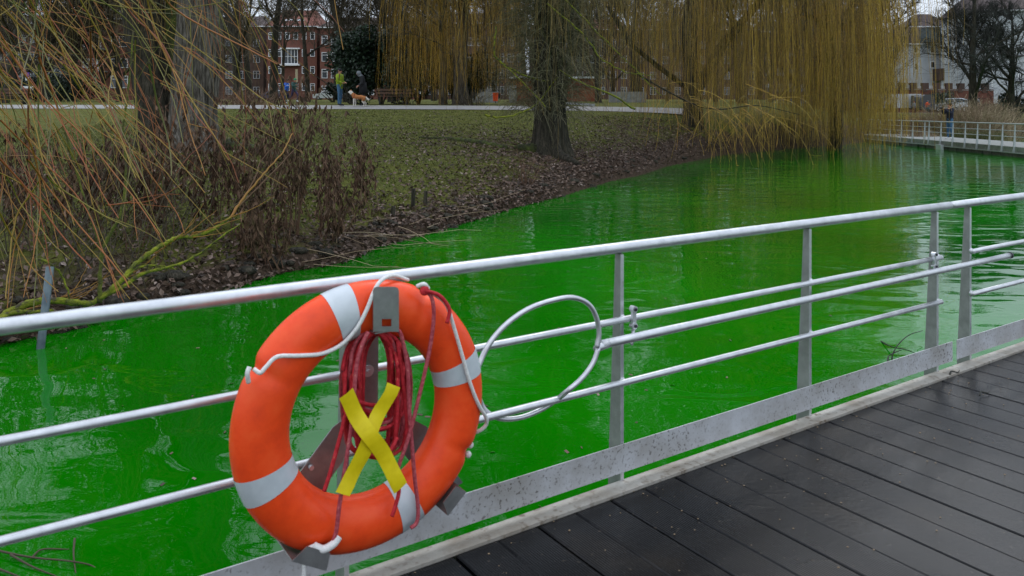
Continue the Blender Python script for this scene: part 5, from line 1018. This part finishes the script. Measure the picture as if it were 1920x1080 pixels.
# dog: husky type, facing left
def dog(loc, rz, s_):
    K = dict(hip=(.30, 0, .52), belly=(.05, 0, .50), chestd=(-.25, 0, .50), wither=(-.30, 0, .58), neck=(-.42, 0, .70), head=(-.50, 0, .80), muz=(-.60, 0, .77), nos=(-.66, 0, .765), tail1=(.42, 0, .52), tail2=(.50, 0, .42), tail3=(.58, 0, .36), tail4=(.64, 0, .40))
    Rr = dict(hip=.115, belly=.125, chestd=.155, wither=.13, neck=.095, head=.085, muz=.042, nos=.03, tail1=.04, tail2=.06, tail3=.065, tail4=.04)
    E = [('hip', 'belly'), ('belly', 'chestd'), ('chestd', 'wither'), ('wither', 'neck'), ('neck', 'head'), ('head', 'muz'), ('muz', 'nos'), ('hip', 'tail1'), ('tail1', 'tail2'), ('tail2', 'tail3'), ('tail3', 'tail4')]
    zone = {E[0]: 0, E[1]: 0, E[2]: 0, E[3]: 0, E[4]: 1, E[5]: 1, E[6]: 1, E[7]: 0, E[8]: 1, E[9]: 1, E[10]: 1}
    for sy, sd in ((.09, 'l'), (-.09, 'r')):
        dx = .05 if sd == 'l' else -.04
        for k_, p_, r_ in (('fs', (-.28, sy, .42), .075), ('fe', (-.26 + dx, sy, .28), .045), ('fw', (-.27 + dx, sy, .12), .032), ('fp', (-.30 + dx, sy, .02), .035),
                           ('hk0', (.30, sy, .42), .095), ('hk1', (.24 + dx, sy, .30), .065), ('hk2', (.38 + dx, sy, .17), .034), ('hk3', (.34 + dx, sy, .05), .03), ('hk4', (.30 + dx, sy, .02), .034)): K[k_ + sd] = p_; Rr[k_ + sd] = r_
        for e, z_ in ((('chestd', 'fs' + sd), 0), (('fs' + sd, 'fe' + sd), 1), (('fe' + sd, 'fw' + sd), 1), (('fw' + sd, 'fp' + sd), 1), (('hip', 'hk0' + sd), 0), (('hk0' + sd, 'hk1' + sd), 0), (('hk1' + sd, 'hk2' + sd), 1), (('hk2' + sd, 'hk3' + sd), 1), (('hk3' + sd, 'hk4' + sd), 1)): E.append(e); zone[e] = z_
        K['ear' + sd] = (-.47, sy * .5, .90); Rr['ear' + sd] = .022; E.append(('head', 'ear' + sd)); zone[E[-1]] = 0
    K = {k: np.array(v, float) for k, v in K.items()}; names = list(K); ix = {n_: i for i, n_ in enumerate(names)}
    me = bpy.data.meshes.new('tmp'); me.from_pydata([tuple(K[n_]) for n_ in names], [(ix[a_], ix[b_]) for a_, b_ in E], []); me.update()
    o = bpy.data.objects.new('tmp', me); COL.objects.link(o); o.modifiers.new('s', 'SKIN'); sv = me.skin_vertices[0].data
    for n_ in names: sv[ix[n_]].radius = (Rr[n_], Rr[n_]); sv[ix[n_]].use_root = n_ == 'belly'
    sb = o.modifiers.new('b', 'SUBSURF'); sb.levels = 1
    dg = bpy.context.evaluated_depsgraph_get(); dg.update(); nm = bpy.data.meshes.new_from_object(o.evaluated_get(dg)); bpy.data.objects.remove(o); nm.name = 'body'; nm.materials.clear(); nm.materials.append(M['fur_tan']); nm.materials.append(M['fur_white'])
    co = np.array([p.center[:] for p in nm.polygons]); best = np.full(len(co), 1e9); zi = np.zeros(len(co), int)
    for e in E:
        a_, b_ = K[e[0]], K[e[1]]; ab = b_ - a_; t_ = np.clip(((co - a_) @ ab) / (ab @ ab), 0, 1); rr_ = Rr[e[0]] * (1 - t_) + Rr[e[1]] * t_; D_ = np.linalg.norm(co - a_ - t_[:, None] * ab, axis=1) / rr_; u_ = D_ < best; best = np.where(u_, D_, best); zi = np.where(u_, zone[e], zi)
    zi = np.where((co[:, 2] < .43) & (co[:, 0] < -.1), 1, zi); zi = np.where((co[:, 2] < .40) & (co[:, 0] > -.1) & (co[:, 0] < .2), 1, zi)
    nm.polygons.foreach_set('material_index', zi.astype(np.int32)); nm.polygons.foreach_set('use_smooth', np.ones(len(zi), bool)); nm.update()
    t = thing('dog', 'tan and white husky type dog in a harness standing on the path facing left', 'dog', loc, None, rz); t.scale = s_; place(nm, 'body', t)
    m_ = MB(); an = np.linspace(0, 2 * math.pi, 15); m_.tubes([np.array([-.30 + .05 * math.sin(a_), .165 * math.cos(a_), .53 + .165 * math.sin(a_)]) for a_ in an], np.full(15, .014), 5); place(m_.mesh('harness', M['red_knit']), 'harness', t)
    m_ = MB(); m_.ball((-.675, 0, .77), .02, 8); place(m_.mesh('nose', M['black_cap'], True), 'nose', t)
    for sy in (-1, 1): m_ = MB(); m_.ball((-.565, sy * .055, .82), .012, 6); place(m_.mesh('eye', M['black_cap'], True), 'eye', t)
dog(gpath(673, 36.2), R_(4), (.74, .85, .86))

# ------------------------------------------------------------------ park furniture
def bench(label, px, Y):
    c = gp(px, Y); t = thing('park_bench', label, 'bench', c)
    for k in range(3): m = MB(); m.box(c + np.array([0, -.18 + k * .15, .45]), (1.9, .11, .04)); m.build('seat_slat', M['wood_brown'], t)
    for k in range(2): m = MB(); m.box(c + np.array([0, .30, .62 + k * .17]), (1.9, .04, .12)); m.build('back_slat', M['wood_brown'], t)
    for s in (-.7, .7): m = MB(); m.box(c + np.array([s, 0, .21]), (.08, .42, .42)); m.box(c + np.array([s, .34, .45]), (.08, .05, .8)); m.build('leg', M['dark_iron'], t)
bench('brown slatted bench in front of the dark evergreens', 738, 41.5)
bench('brown slatted bench at the left edge beyond the path', 20, 42)
t = thing('sign_post', 'violet and white sign on a thin post at left beyond the path', 'sign', gp(51, 52)); c = gp(51, 52); m = MB(); m.tubes([c, c + Z * 2.4], np.full(2, .03), 8); m.build('pole', M['dark_iron'], t); c = P(51, 141, 51.95); MB().box(c + Z * .05, (.26, .03, .26)).build('blue_plate', M['sign_blue'], t); MB().box(c - Z * .24, (.22, .03, .2)).build('white_plate', M['frame_w'], t); MB().box(P(52, 165, 51.9), (.7, .03, .25)).build('board', M['frame_w'], t)
t = thing('wooden_post', 'tall pale wooden post behind the child in the green cap', 'post', gp(556, 49)); c = gp(556, 49); a = P(556, 130, 49); m = MB(); m.box([c[0], 49.1, (c[2] + a[2]) / 2], (.09, .09, a[2] - c[2])); m.build('post', M['wood_brown'], t); m = MB(); m.box(P(556, 142, 49), (.14, .05, .8)); m.build('board', M['wood_pale'], t)
t = thing('concrete_table', 'low pale concrete slab table beside the path right of the centre trunk', 'table', gp(1083, 38.6)); c = gp(1083, 38.6); c[2] = P(0, 195, 38.6)[2]; 
MB().box(c, (1.6, .9, .10), (unit(np.array([1., 0, -.06])), np.array([0, 1., 0]), unit(np.array([.06, 0, 1.])))).build('slab', M['render_w'], t)
for s in (-.55, .6): MB().box(c + np.array([s, 0, -.18]), (.12, .6, .30)).build('leg', M['concrete'], t)
def wallbox(name, label, cat, px0, px1, y0, y1, Y, mt, dep=.4):
    a = P(px0, y1, Y); b = P(px1, y0, Y); t = thing(name, label, cat, (a[0], Y, a[2])); m = MB(); m.box([(a[0] + b[0]) / 2, Y + dep / 2, (a[2] + b[2]) / 2 - .15], (b[0] - a[0], dep, b[2] - a[2] + .3)); m.build('wall' if name.endswith('wall') else 'body', M[mt], t); return t
wallbox('concrete_wall', 'pale low concrete wall behind the bare shrub right of the slim willow', 'wall', 872, 934, 172, 197, 58, 'concrete')
wallbox('concrete_kiosk', 'upright grey concrete box left of the centre willow trunk', 'kiosk', 954, 969, 160, 197, 55, 'concrete', 1.0)
wallbox('stone_wall', 'pale stone wall behind the path right of the orange brick house', 'wall', 1142, 1212, 172, 200, 62, 'concrete')
t = thing('litter_bin', 'small orange litter bin before the pale concrete wall', 'bin', gp(929, 52)); c = gp(929, 52); c[2] = P(0, 181, 52)[2]; m = MB(); m.tubes([c - Z * .3, c + Z * .25], np.array([.15, .19]), 12, caps=True); m.build('bin', M['orange_vest'], t); m = MB(); m.tubes([c - Z * .9, c - Z * .3], np.full(2, .03), 6); m.build('pole', M['dark_iron'], t)

# ------------------------------------------------------------------ logs, roots and the bank
def log(name, label, pts, r_, mt, seed):
    rg = np.random.default_rng(seed); q = catmull(pts, 6); q[:, 2] = gz(q[:, 0], q[:, 1]) + np.array([r_[0]]) * .3; n = len(q); m = MB(); m.tubes(q, np.interp(np.linspace(0, 1, n), np.linspace(0, 1, len(r_)), r_) * rg.uniform(.8, 1.2, n), 9, caps=True); return tag(m.build(name, M[mt], smooth=True), label, 'root' if 'root' in name else 'log')
log('fallen_log', 'thin moss covered log lying on the lawn left of the centre willow', [gp(785, 22.5), gp(840, 22.6), gp(900, 22), gp(950, 21.4)], [.03, .07, .10, .08], 'bark_moss', 1)
log('surface_root', 'mossy root running right from the great double willow', [gp(415, 17.4), gp(450, 17), gp(490, 16.4), gp(530, 15.8)], [.20, .14, .10, .04], 'bark_moss', 2)
log('surface_root', 'dark root at the front foot of the centre willow', [gp(1040, 21.6), gp(1062, 21.0), gp(1085, 20.5)], [.18, .13, .05], 'bark_dark', 3)
log('surface_root', 'mossy root spreading left from the centre willow', [gp(1015, 21.7), gp(990, 21.6), gp(965, 21.4)], [.2, .15, .05], 'bark_moss', 4)
rg = np.random.default_rng(15); m = MB()
for k in range(110):                                # clods, roots and stones of the eroded bank edge
    i = rg.integers(5, 20); a_, b_ = SH[i], SH[i + 1]; t_ = rg.random(); p = a_ + (b_ - a_) * t_; n_ = unit(np.array([-(b_ - a_)[1], (b_ - a_)[0]])); o_ = p + n_ * rg.uniform(-.02, .45); z_ = max(float(gz(o_[0], o_[1])), WZ)
    R0 = rg.uniform(.03, .11); m.ball((o_[0], o_[1], z_), (R0 * rg.uniform(.8, 1.6), R0 * rg.uniform(.7, 1.3), R0 * rg.uniform(.35, .7)), 7)
tag(m.build('bank_clods', M['bark_dark'], smooth=True), 'earth clods and stones along the eroded bank edge', 'earth', kind='stuff')
for i, (px, Y, h_) in enumerate(((773, 12.6, .30), (796, 13.0, .22), (735, 11.8, .16))):
    c = gp(px, Y); m = MB(); m.tubes([c - Z * .2, c + np.array([.02, 0, h_])], np.array([.035, .03]), 8, caps=True); tag(m.build('wooden_stake', M['bark_dark']), ('tallest short dark stake in the bank edge', 'short dark stake right of the tallest one in the bank edge', 'lowest dark stake in the bank edge left of the others')[i], 'stake', 'old stakes in the bank')
# cut willow debris at the water edge
rg = np.random.default_rng(16); N = 20; px = rg.uniform(560, 860, N); Y = np.interp(px, [560, 700, 860], [9.15, 10.7, 13.0]) + rg.normal(0, .22, N); O = np.stack([(px - CX) / F * Y, Y, np.zeros(N)], 1); O[:, 2] = np.maximum(gz(O[:, 0], O[:, 1]), WZ) + rg.uniform(.01, .10, N)
S, _ = grow(rg, O, np.stack([rg.normal(.8, .5, N), rg.normal(.3, .5, N), rg.normal(0, .12, N)], 1), rg.uniform(.4, 1.3, N), 7, .07, -.02); S[:, :, 2] = np.maximum(S[:, :, 2], np.maximum(gz(S[:, :, 0], S[:, :, 1]), WZ) + .008)
m = MB(); m.tubes(S, rads(np.full(N, .005), np.full(N, .003), 7), 3, rnd=rg.random(N)); tag(m.build('loose_twigs', M['reed']), 'dry pale twigs and stalks lying along the water edge', 'twigs', kind='stuff')
# blue grey pipe standing in the water
t = thing('pipe_post', 'blue grey pipe standing in the water at the left edge behind the top rail', 'post', P(78, 655, 6.15)); a = P(75, 662, 6.15); b = P(94, 500, 6.3); MB().tubes([a - Z * .5, a, b], np.full(3, .030), 14, caps=True).build('pipe', M['pond_post'], t, smooth=True)

# ------------------------------------------------------------------ dry leafy shrubs on the near bank
def dead_shrub(label, px, Y, h_, ns, seed, sp=.22, nl=46, lean=0.):
    ns = int(ns * .8); c = gp(px, Y); rg = np.random.default_rng(seed); t = thing('dry_shrub', label, 'shrub', c, 'dry shrubs on the near bank')
    O = c + np.stack([rg.normal(0, .12, ns), rg.normal(0, .10, ns), np.full(ns, -.03)], 1); S, SD = grow(rg, O, np.stack([rg.normal(lean, sp, ns), rg.normal(0, sp, ns), np.ones(ns)], 1), h_ * rg.uniform(.45, 1.05, ns), 10, .05, .0)
    m = MB(); m.tubes(S, rads(np.full(ns, .0065), np.full(ns, .003), 10), 4, rnd=rg.random(ns))
    O, D, pi, tt = spawn(rg, S, SD, 7, .3, .6, .25, .1); T_, TD = grow(rg, O, D, rg.uniform(.12, .38, len(O)), 5, .12, -.03); m.tubes(T_, rads(np.full(len(O), .003), np.full(len(O), .0015), 5), 3, rnd=rg.random(len(O)))
    m.build('stems', M['deadstem'], t)['kind'] = 'stuff'
    q = np.concatenate([T_.reshape(-1, 3)[rg.integers(0, T_.shape[0] * 5, ns * nl)], S[:, 3:].reshape(-1, 3)[rg.integers(0, ns * 7, ns * nl // 3)]]); n = len(q); L_ = rg.uniform(.026, .062, n)[:, None]
    ax = unit(np.stack([rg.normal(0, .35, n), rg.normal(0, .35, n), -np.ones(n)], 1)); sd = unit(np.cross(ax, rg.normal(0, 1, (n, 3)))); C = q + ax * L_ * .9
    k_ = unit(np.cross(ax, sd)); v = np.stack([C - ax * L_, C - sd * L_ * .30 + k_ * L_ * .2, C + ax * L_, C + sd * L_ * .30 + k_ * L_ * .2], 1).reshape(-1, 3); b_ = np.arange(n)[:, None] * 4
    m = MB(); m.add(v, np.concatenate([b_ + np.array([[0, 1, 2]]), b_ + np.array([[0, 2, 3]])]), 0, np.repeat(rg.random(n) ** 1.3, 4)); m.build('leaves', M['deadleaf'], t)['kind'] = 'stuff'
for a_ in (('tallest dry leafy shrub before the path, at the tip of the mossy branch', 545, 9.9, 2.0, 22, 1, .15, 46, .04), ('dry leafy shrub left of the tallest one, above the mossy branch', 470, 9.3, 1.75, 22, 2, .18), ('dry leafy shrub below the great double willow', 405, 9.6, 1.7, 18, 3, .18),
           ('slim dry leafy shrub standing apart at the right end of the bank growth', 682, 11.9, 1.25, 12, 4, .10), ('small dry leafy plant just left of the slim one', 643, 11.5, 1.0, 6, 5, .12), ('dry leafy shrub behind the tallest one', 590, 10.9, 1.5, 14, 6, .2),
           ('dry leafy shrub in the thicket left of the green stem', 300, 9.0, 1.5, 18, 7, .2), ('dry leafy shrub behind the green mossy stem', 235, 8.5, 1.5, 16, 8, .2), ('dry leafy shrub in the thicket behind the blue grey pipe', 140, 8.4, 1.35, 14, 9, .2), ('dry leafy shrub at the left edge of the thicket', 50, 8.0, 1.3, 12, 10, .2),
           ('dry leafy shrub low at the water edge under the branch tip', 500, 8.9, .9, 14, 11, .3), ('sparse dry shrub at the back of the thicket', 340, 10.8, 1.5, 12, 12, .2), ('low dry shrub between the slim one and the water', 600, 9.9, .7, 10, 13, .35)): dead_shrub(*a_)
# thicket of bare stems behind the shoots
rg = np.random.default_rng(19); N = 130; px = rg.uniform(-60, 380, N); Y = rg.uniform(7.0, 9.8, N); O = np.stack([(px - CX) / F * Y, Y, np.zeros(N)], 1); k_ = sdist(O[:, 0], O[:, 1]) > .05; O = O[k_]; N = len(O); O[:, 2] = gz(O[:, 0], O[:, 1]) - .02
S, SD = grow(rg, O, np.stack([rg.normal(.15, .4, N), rg.normal(0, .3, N), np.ones(N)], 1), rg.uniform(.4, 1.25, N), 9, .09, -.03); m = MB(); m.tubes(S, rads(np.full(N, .006), np.full(N, .0025), 9), 3, rnd=rg.random(N)); O, D, pi, tt = spawn(rg, S, SD, 3, .2, .6); T_, _ = grow(rg, O, D, rg.uniform(.15, .5, len(O)), 5, .12, 0); m.tubes(T_, np.full((len(O), 5), .0022), 3, rnd=rg.random(len(O)))
tag(m.build('bramble_thicket', M['twig']), 'tangled thicket of thin bare stems on the near bank at left', 'thicket', kind='stuff')

# mossy bough along the water
t = thing('mossy_bough', 'yellow green moss covered bough reaching right from the left edge above the water', 'branch', P(0, 600, 6.4))
def bough(pts, r0, r1, par=t, nm='branch', mt='moss', n=7, jit=.003, seed=1):
    rg = np.random.default_rng(seed); q = catmull([P(*p) for p in pts], n); q = q + rg.normal(0, jit, q.shape); N_ = len(q); return MB().tubes(q, np.linspace(r0, r1, N_) * rg.uniform(.8, 1.25, N_), 9, caps=True).build(nm, M[mt], par, smooth=True)
bough([(-120, 640, 5.9), (-40, 612, 6.1), (0, 596, 6.3), (45, 572, 6.4), (100, 563, 6.5), (150, 568, 6.6), (178, 565, 6.7), (225, 528, 6.8), (260, 490, 6.9), (300, 462, 7.0), (330, 446, 7.1), (365, 442, 7.2), (400, 430, 7.3), (432, 408, 7.4)], .032, .013, seed=2)
bough([(430, 410, 7.4), (462, 365, 7.6), (500, 320, 7.8), (530, 285, 8.0), (548, 250, 8.2)], .012, .005, mt='shoot', seed=9)
bough([(455, 375, 7.6), (480, 330, 7.7), (490, 300, 7.8), (525, 262, 7.9)], .007, .003, mt='deadstem', seed=10)
bough([(440, 395, 7.5), (500, 335, 7.6), (560, 270, 7.8), (585, 225, 7.9)], .007, .003, mt='deadstem', seed=12)
bough([(-60, 640, 6.0), (-5, 606, 6.2), (20, 588, 6.3), (60, 584, 6.4), (100, 583, 6.5)], .028, .012, seed=3)
bough([(185, 560, 6.7), (225, 540, 6.8), (270, 512, 6.9), (330, 497, 7.0), (370, 478, 7.1), (420, 440, 7.2), (450, 420, 7.3)], .018, .004, seed=4)
bough([(235, 520, 6.8), (262, 500, 6.9), (300, 498, 7.), (330, 505, 7.05)], .012, .004, seed=5)
bough([(186, 566, 6.7), (188, 520, 6.7), (194, 465, 6.7), (226, 400, 6.7), (236, 330, 6.7), (232, 250, 6.7), (240, 170, 6.7), (250, 60, 6.7)], .017, .006, mt='moss_dim', nm='stem', seed=6)
bough([(192, 470, 6.7), (165, 390, 6.7), (140, 310, 6.65), (120, 240, 6.6), (90, 140, 6.6)], .011, .005, nm='stem', mt='moss_dim', seed=7)
bough([(70, 484, 6.4), (95, 495, 6.4), (118, 520, 6.5), (130, 560, 6.5)], .010, .006, seed=8)
rg = np.random.default_rng(33)
for k in range(22):
    x = rg.uniform(20, 430); y = np.interp(x, [0, 100, 180, 300, 430], [596, 563, 565, 462, 408]); Yd = 6.4 + x / 430.; dx = rg.uniform(20, 110); dy = -rg.uniform(10, 80)
    bough([(x, y, Yd), (x + dx * .4, y + dy * .3, Yd), (x + dx, y + dy, Yd + .1)], .006, .002, nm='twig', mt='shoot', seed=k)

# ------------------------------------------------------------------ overhanging willow shoots, close on the left
t = thing('overhanging_willow', 'orange and yellow willow shoots hanging in from the upper left in front of the lawn', 'tree', (-4.6, 4.9, -.2))
c = np.array([-4.6, 4.9, -.3]); 
MB().tubes(catmull([c, c + np.array([.05, 0, 1.4]), c + np.array([.0, .1, 2.6]), c + np.array([.5, .3, 3.8]), c + np.array([1.3, .6, 4.8])], 6), np.linspace(.14, .05, 25), 10).build('trunk', M['bark_moss'], t, smooth=True)
HAND = [[(230, -30), (240, 20), (300, 83), (350, 200), (417, 283), (443, 347)], [(270, -40), (283, 20), (310, 100), (345, 160), (400, 250), (430, 300)], [(300, -20), (333, 20), (433, 73), (520, 120)], [(157, -4), (233, 13), (333, 17), (430, 2), (470, -20)],
        [(75, -40), (68, 7), (60, 67), (43, 133), (41, 165)], [(-30, 60), (0, 127), (50, 187), (80, 300), (110, 353)], [(-20, 60), (0, 90), (33, 140), (80, 250), (104, 330)], [(40, -20), (77, 33), (150, 133), (213, 233), (253, 333)], [(73, 120), (73, 180), (73, 343), (71, 465), (65, 580)],
        [(56, 150), (53, 213), (53, 343), (61, 465)], [(-30, 170), (0, 204), (73, 282), (114, 355), (139, 425)], [(50, 300), (77, 335), (147, 425), (216, 506), (240, 540)], [(90, 330), (118, 355), (204, 408), (250, 430)], [(50, 410), (41, 425), (24, 465), (12, 575)], [(75, 330), (69, 351), (33, 408), (18, 506), (14, 560)],
        [(200, 385), (236, 380), (285, 374), (340, 345)], [(120, 120), (163, 180), (220, 249), (265, 331)], [(190, 180), (245, 233), (320, 298), (380, 340)], [(110, -30), (160, 60), (190, 160), (230, 260), (290, 380)], [(0, 10), (80, 90), (180, 170), (300, 260), (385, 360)], [(-20, 30), (60, 160), (160, 260), (250, 370), (300, 440)],
        [(250, -40), (330, 60), (420, 130), (500, 190), (560, 215)], [(200, -40), (290, 60), (330, 130), (360, 230), (395, 330)], [(130, -40), (185, 60), (215, 140), (240, 200)], [(-30, 270), (40, 340), (110, 430), (170, 500)], [(100, 230), (160, 330), (190, 430), (230, 500), (290, 560)], [(280, 120), (300, 200), (320, 270), (325, 330)],
        [(170, 60), (172, 130), (168, 200)], [(-10, 380), (20, 440), (60, 500), (110, 545)], [(180, 210), (260, 300), (330, 400), (345, 440)]]
rg = np.random.default_rng(55)
def shoot(pts, Y, r_, rv, par=t):
    q = catmull([P(x, y, Y + .25 * math.sin(i)) for i, (x, y) in enumerate(pts)], 5); q += np.cumsum(rg.normal(0, .0022, q.shape), 0); n_ = len(q); m = MB(); m.tubes(q, np.linspace(r_, r_ * .45, n_), 6, rnd=[rv])
    for k in range(rg.integers(0, 3)):
        i = rg.integers(2, n_ - 2); dd_ = unit(q[i + 1] - q[i] + rg.normal(0, .5, 3) * np.linalg.norm(q[i + 1] - q[i])); S_, _ = grow(rg, q[i][None], dd_[None], np.array([rg.uniform(.15, .5)]), 6, .06, -.06); m.tubes(S_, rads([r_ * .5], [r_ * .25], 6), 4, rnd=[rv])
    return m.build('shoot', M['shoot'], par, smooth=True)
for i, h_ in enumerate(HAND): shoot(h_, rg.uniform(4.4, 6.0), rg.uniform(.0045, .0078), [.05, .6, .3, .8, .45, .65, .15, .7, .95][i % 9] if i != 4 else 1.0)
for k in range(46):
    x = rg.uniform(-160, 300) if k % 3 else rg.uniform(-80, 60); y = rg.uniform(-90, 60) if k % 2 else rg.uniform(0, 380) * (1 - max(x, 0) / 420); sl = rg.uniform(.15, 1.1) if k % 4 else rg.normal(0, .12); ln = rg.uniform(140, 420); n_ = 5; pts = []
    for j in range(n_): f_ = j / (n_ - 1); bow = ((k * 7919) % 100 / 50. - 1) * 38 * math.sin(math.pi * f_); pts.append((x + bow + sl * ln * f_ * .9 + rg.normal(0, 6), y + ln * (.75 * f_ + .3 * f_ * f_) + rg.normal(0, 4)))
    if pts[-1][1] > 585: pts = [(a_, b_ * 560 / pts[-1][1]) for a_, b_ in pts]
    shoot(pts, rg.uniform(4.6, 6.6), rg.uniform(.003, .006), rg.random())
# finer twigs of the same willow
N = 240; px = rg.uniform(-250, 380, N); py = rg.uniform(-500, 330, N) * (1 - np.clip(px, 0, 420) / 600); Y = rg.uniform(5.2, 8.5, N); O = np.stack([(px - CX) / F * Y, Y, CH + (HY - py) / F * Y], 1)
S, SD = grow(rg, O, np.stack([rg.normal(.5, .5, N), rg.normal(0, .4, N), rg.normal(-.8, .5, N)], 1), rg.uniform(.4, 1.4, N), 9, .06, -.08); m = MB(); m.tubes(S, rads(np.full(N, .0035), np.full(N, .0016), 9), 3, rnd=rg.random(N)); m.build('twigs', M['shoot'], t)['kind'] = 'stuff'
# its upper crown above the frame
N = 9; S, SD = grow(rg, np.repeat([c + np.array([.3, .3, 3.6])], N, 0), np.stack([rg.normal(.3, .8, N), rg.normal(.3, .6, N), rg.uniform(.2, 1.4, N)], 1), rg.uniform(2, 4, N), 9, .1, -.12); m = MB(); m.tubes(S, rads(np.full(N, .05), np.full(N, .012), 9), 5, rnd=rg.random(N))
O, D, pi, tt = spawn(rg, S, SD, 26, .2, .7, .3, -.3); T_, _ = grow(rg, O, D, rg.uniform(.8, 2.2, len(O)), 8, .07, -.25); k_ = (T_[:, -1, 1] > 3.2) & (T_[:, :, 0].max(1) / T_[:, :, 1].min(1) < -.18); m.tubes(T_[k_], np.full((k_.sum(), 8), .004), 3, rnd=rg.random(k_.sum())); m.build('crown', M['shoot'], t)['kind'] = 'stuff'

# ------------------------------------------------------------------ twigs in the water, bits on the deck
def WP(px, py, dz=.0): Y = (CH - WZ - dz) * F / (py - HY); return np.array([(px - CX) / F * Y, Y, WZ + dz])
def fl(label, sets, r_, mt):
    t = thing('floating_branch', label, 'branch', WP(*sets[0][0][:2]))
    for i, s_ in enumerate(sets): q = catmull([WP(*p) for p in s_], 6); MB().tubes(q, np.linspace(r_, r_ * .4, len(q)), 6).build('twig', M[mt], t, smooth=True)
fl('dark twig arching out of the water beside the gap in the railing', [[(1672, 680, -.02), (1674, 664, .04), (1685, 645, .09), (1705, 628, .10), (1730, 620, .06)], [(1652, 640, .0), (1672, 650, .03), (1700, 656, .03), (1722, 665, -.01)], [(1664, 678, 0), (1668, 666, .02), (1690, 656, .03)]], .006, 'twig_dark')
fl('dark branch lying in the water in the lower left corner', [[(-40, 1020, .02), (0, 1033, .02), (60, 1045, .015), (130, 1052, .02), (175, 1062, .0), (190, 1085, -.01)], [(20, 1040, .02), (60, 1062, .01), (110, 1082, .0)], [(60, 1045, .01), (80, 1030, .01), (130, 1030, .0)], [(-20, 1060, .01), (20, 1075, .01), (60, 1090, 0)], [(140, 1010, .02), (138, 1040, .02), (142, 1075, .0)]], .005, 'twig')
rg = np.random.default_rng(70); N = 110; px = rg.uniform(100, 1650, N); py = rg.uniform(430, 950, N); C = np.array([WP(a_, b_, .004) for a_, b_ in zip(px, py)]); k_ = sdist(C[:, 0], C[:, 1]) < -.1; C = C[k_]; N = len(C); a_ = rg.uniform(0, 6.28, N); s_ = rg.uniform(.008, .02, N)
m = MB(); m.quads(C, np.stack([np.cos(a_) * s_, np.sin(a_) * s_, 0 * a_], 1), np.stack([-np.sin(a_) * s_ * .35, np.cos(a_) * s_ * .35, .002 + 0 * a_], 1), 0, rg.random(N)); tag(m.build('floating_leaves', M['litter']), 'few small leaves floating on the green water', 'leaves', kind='stuff')
m = MB(); N = 260
for k in range(N):
    u = UA + rg.uniform(-1.2, 4.5); v = VB - abs(rg.normal(0, .35)) if k % 3 else rg.uniform(.9, 2.2); s_ = rg.uniform(.0012, .0038); m.ball(B(u, v, s_ * .5), (s_ * rg.uniform(.8, 1.8), s_, s_ * .5), 5, 0)
tag(m.build('deck_grit', M['reed']), 'grit and tiny leaf bits scattered on the dark planks', 'grit', kind='stuff')
for i, (x, y) in enumerate(((1790, 703), (1846, 742))):
    Y = CH * F / (y - HY); c = np.array([(x - CX) / F * Y, Y, .012]); q = catmull([c - U * .05, c - U * .015 + V * .01 + Z * .008, c + U * .02 - V * .006, c + U * .06 + V * .005], 4); tag(MB().tubes(q, np.linspace(.005, .002, len(q)), 6, caps=True).build('dead_twig', M['twig_dark']), ('dark wet twig lying on the metal deck edge at the gap', 'dark wet twig lying across a plank near the gap')[i], 'twig')
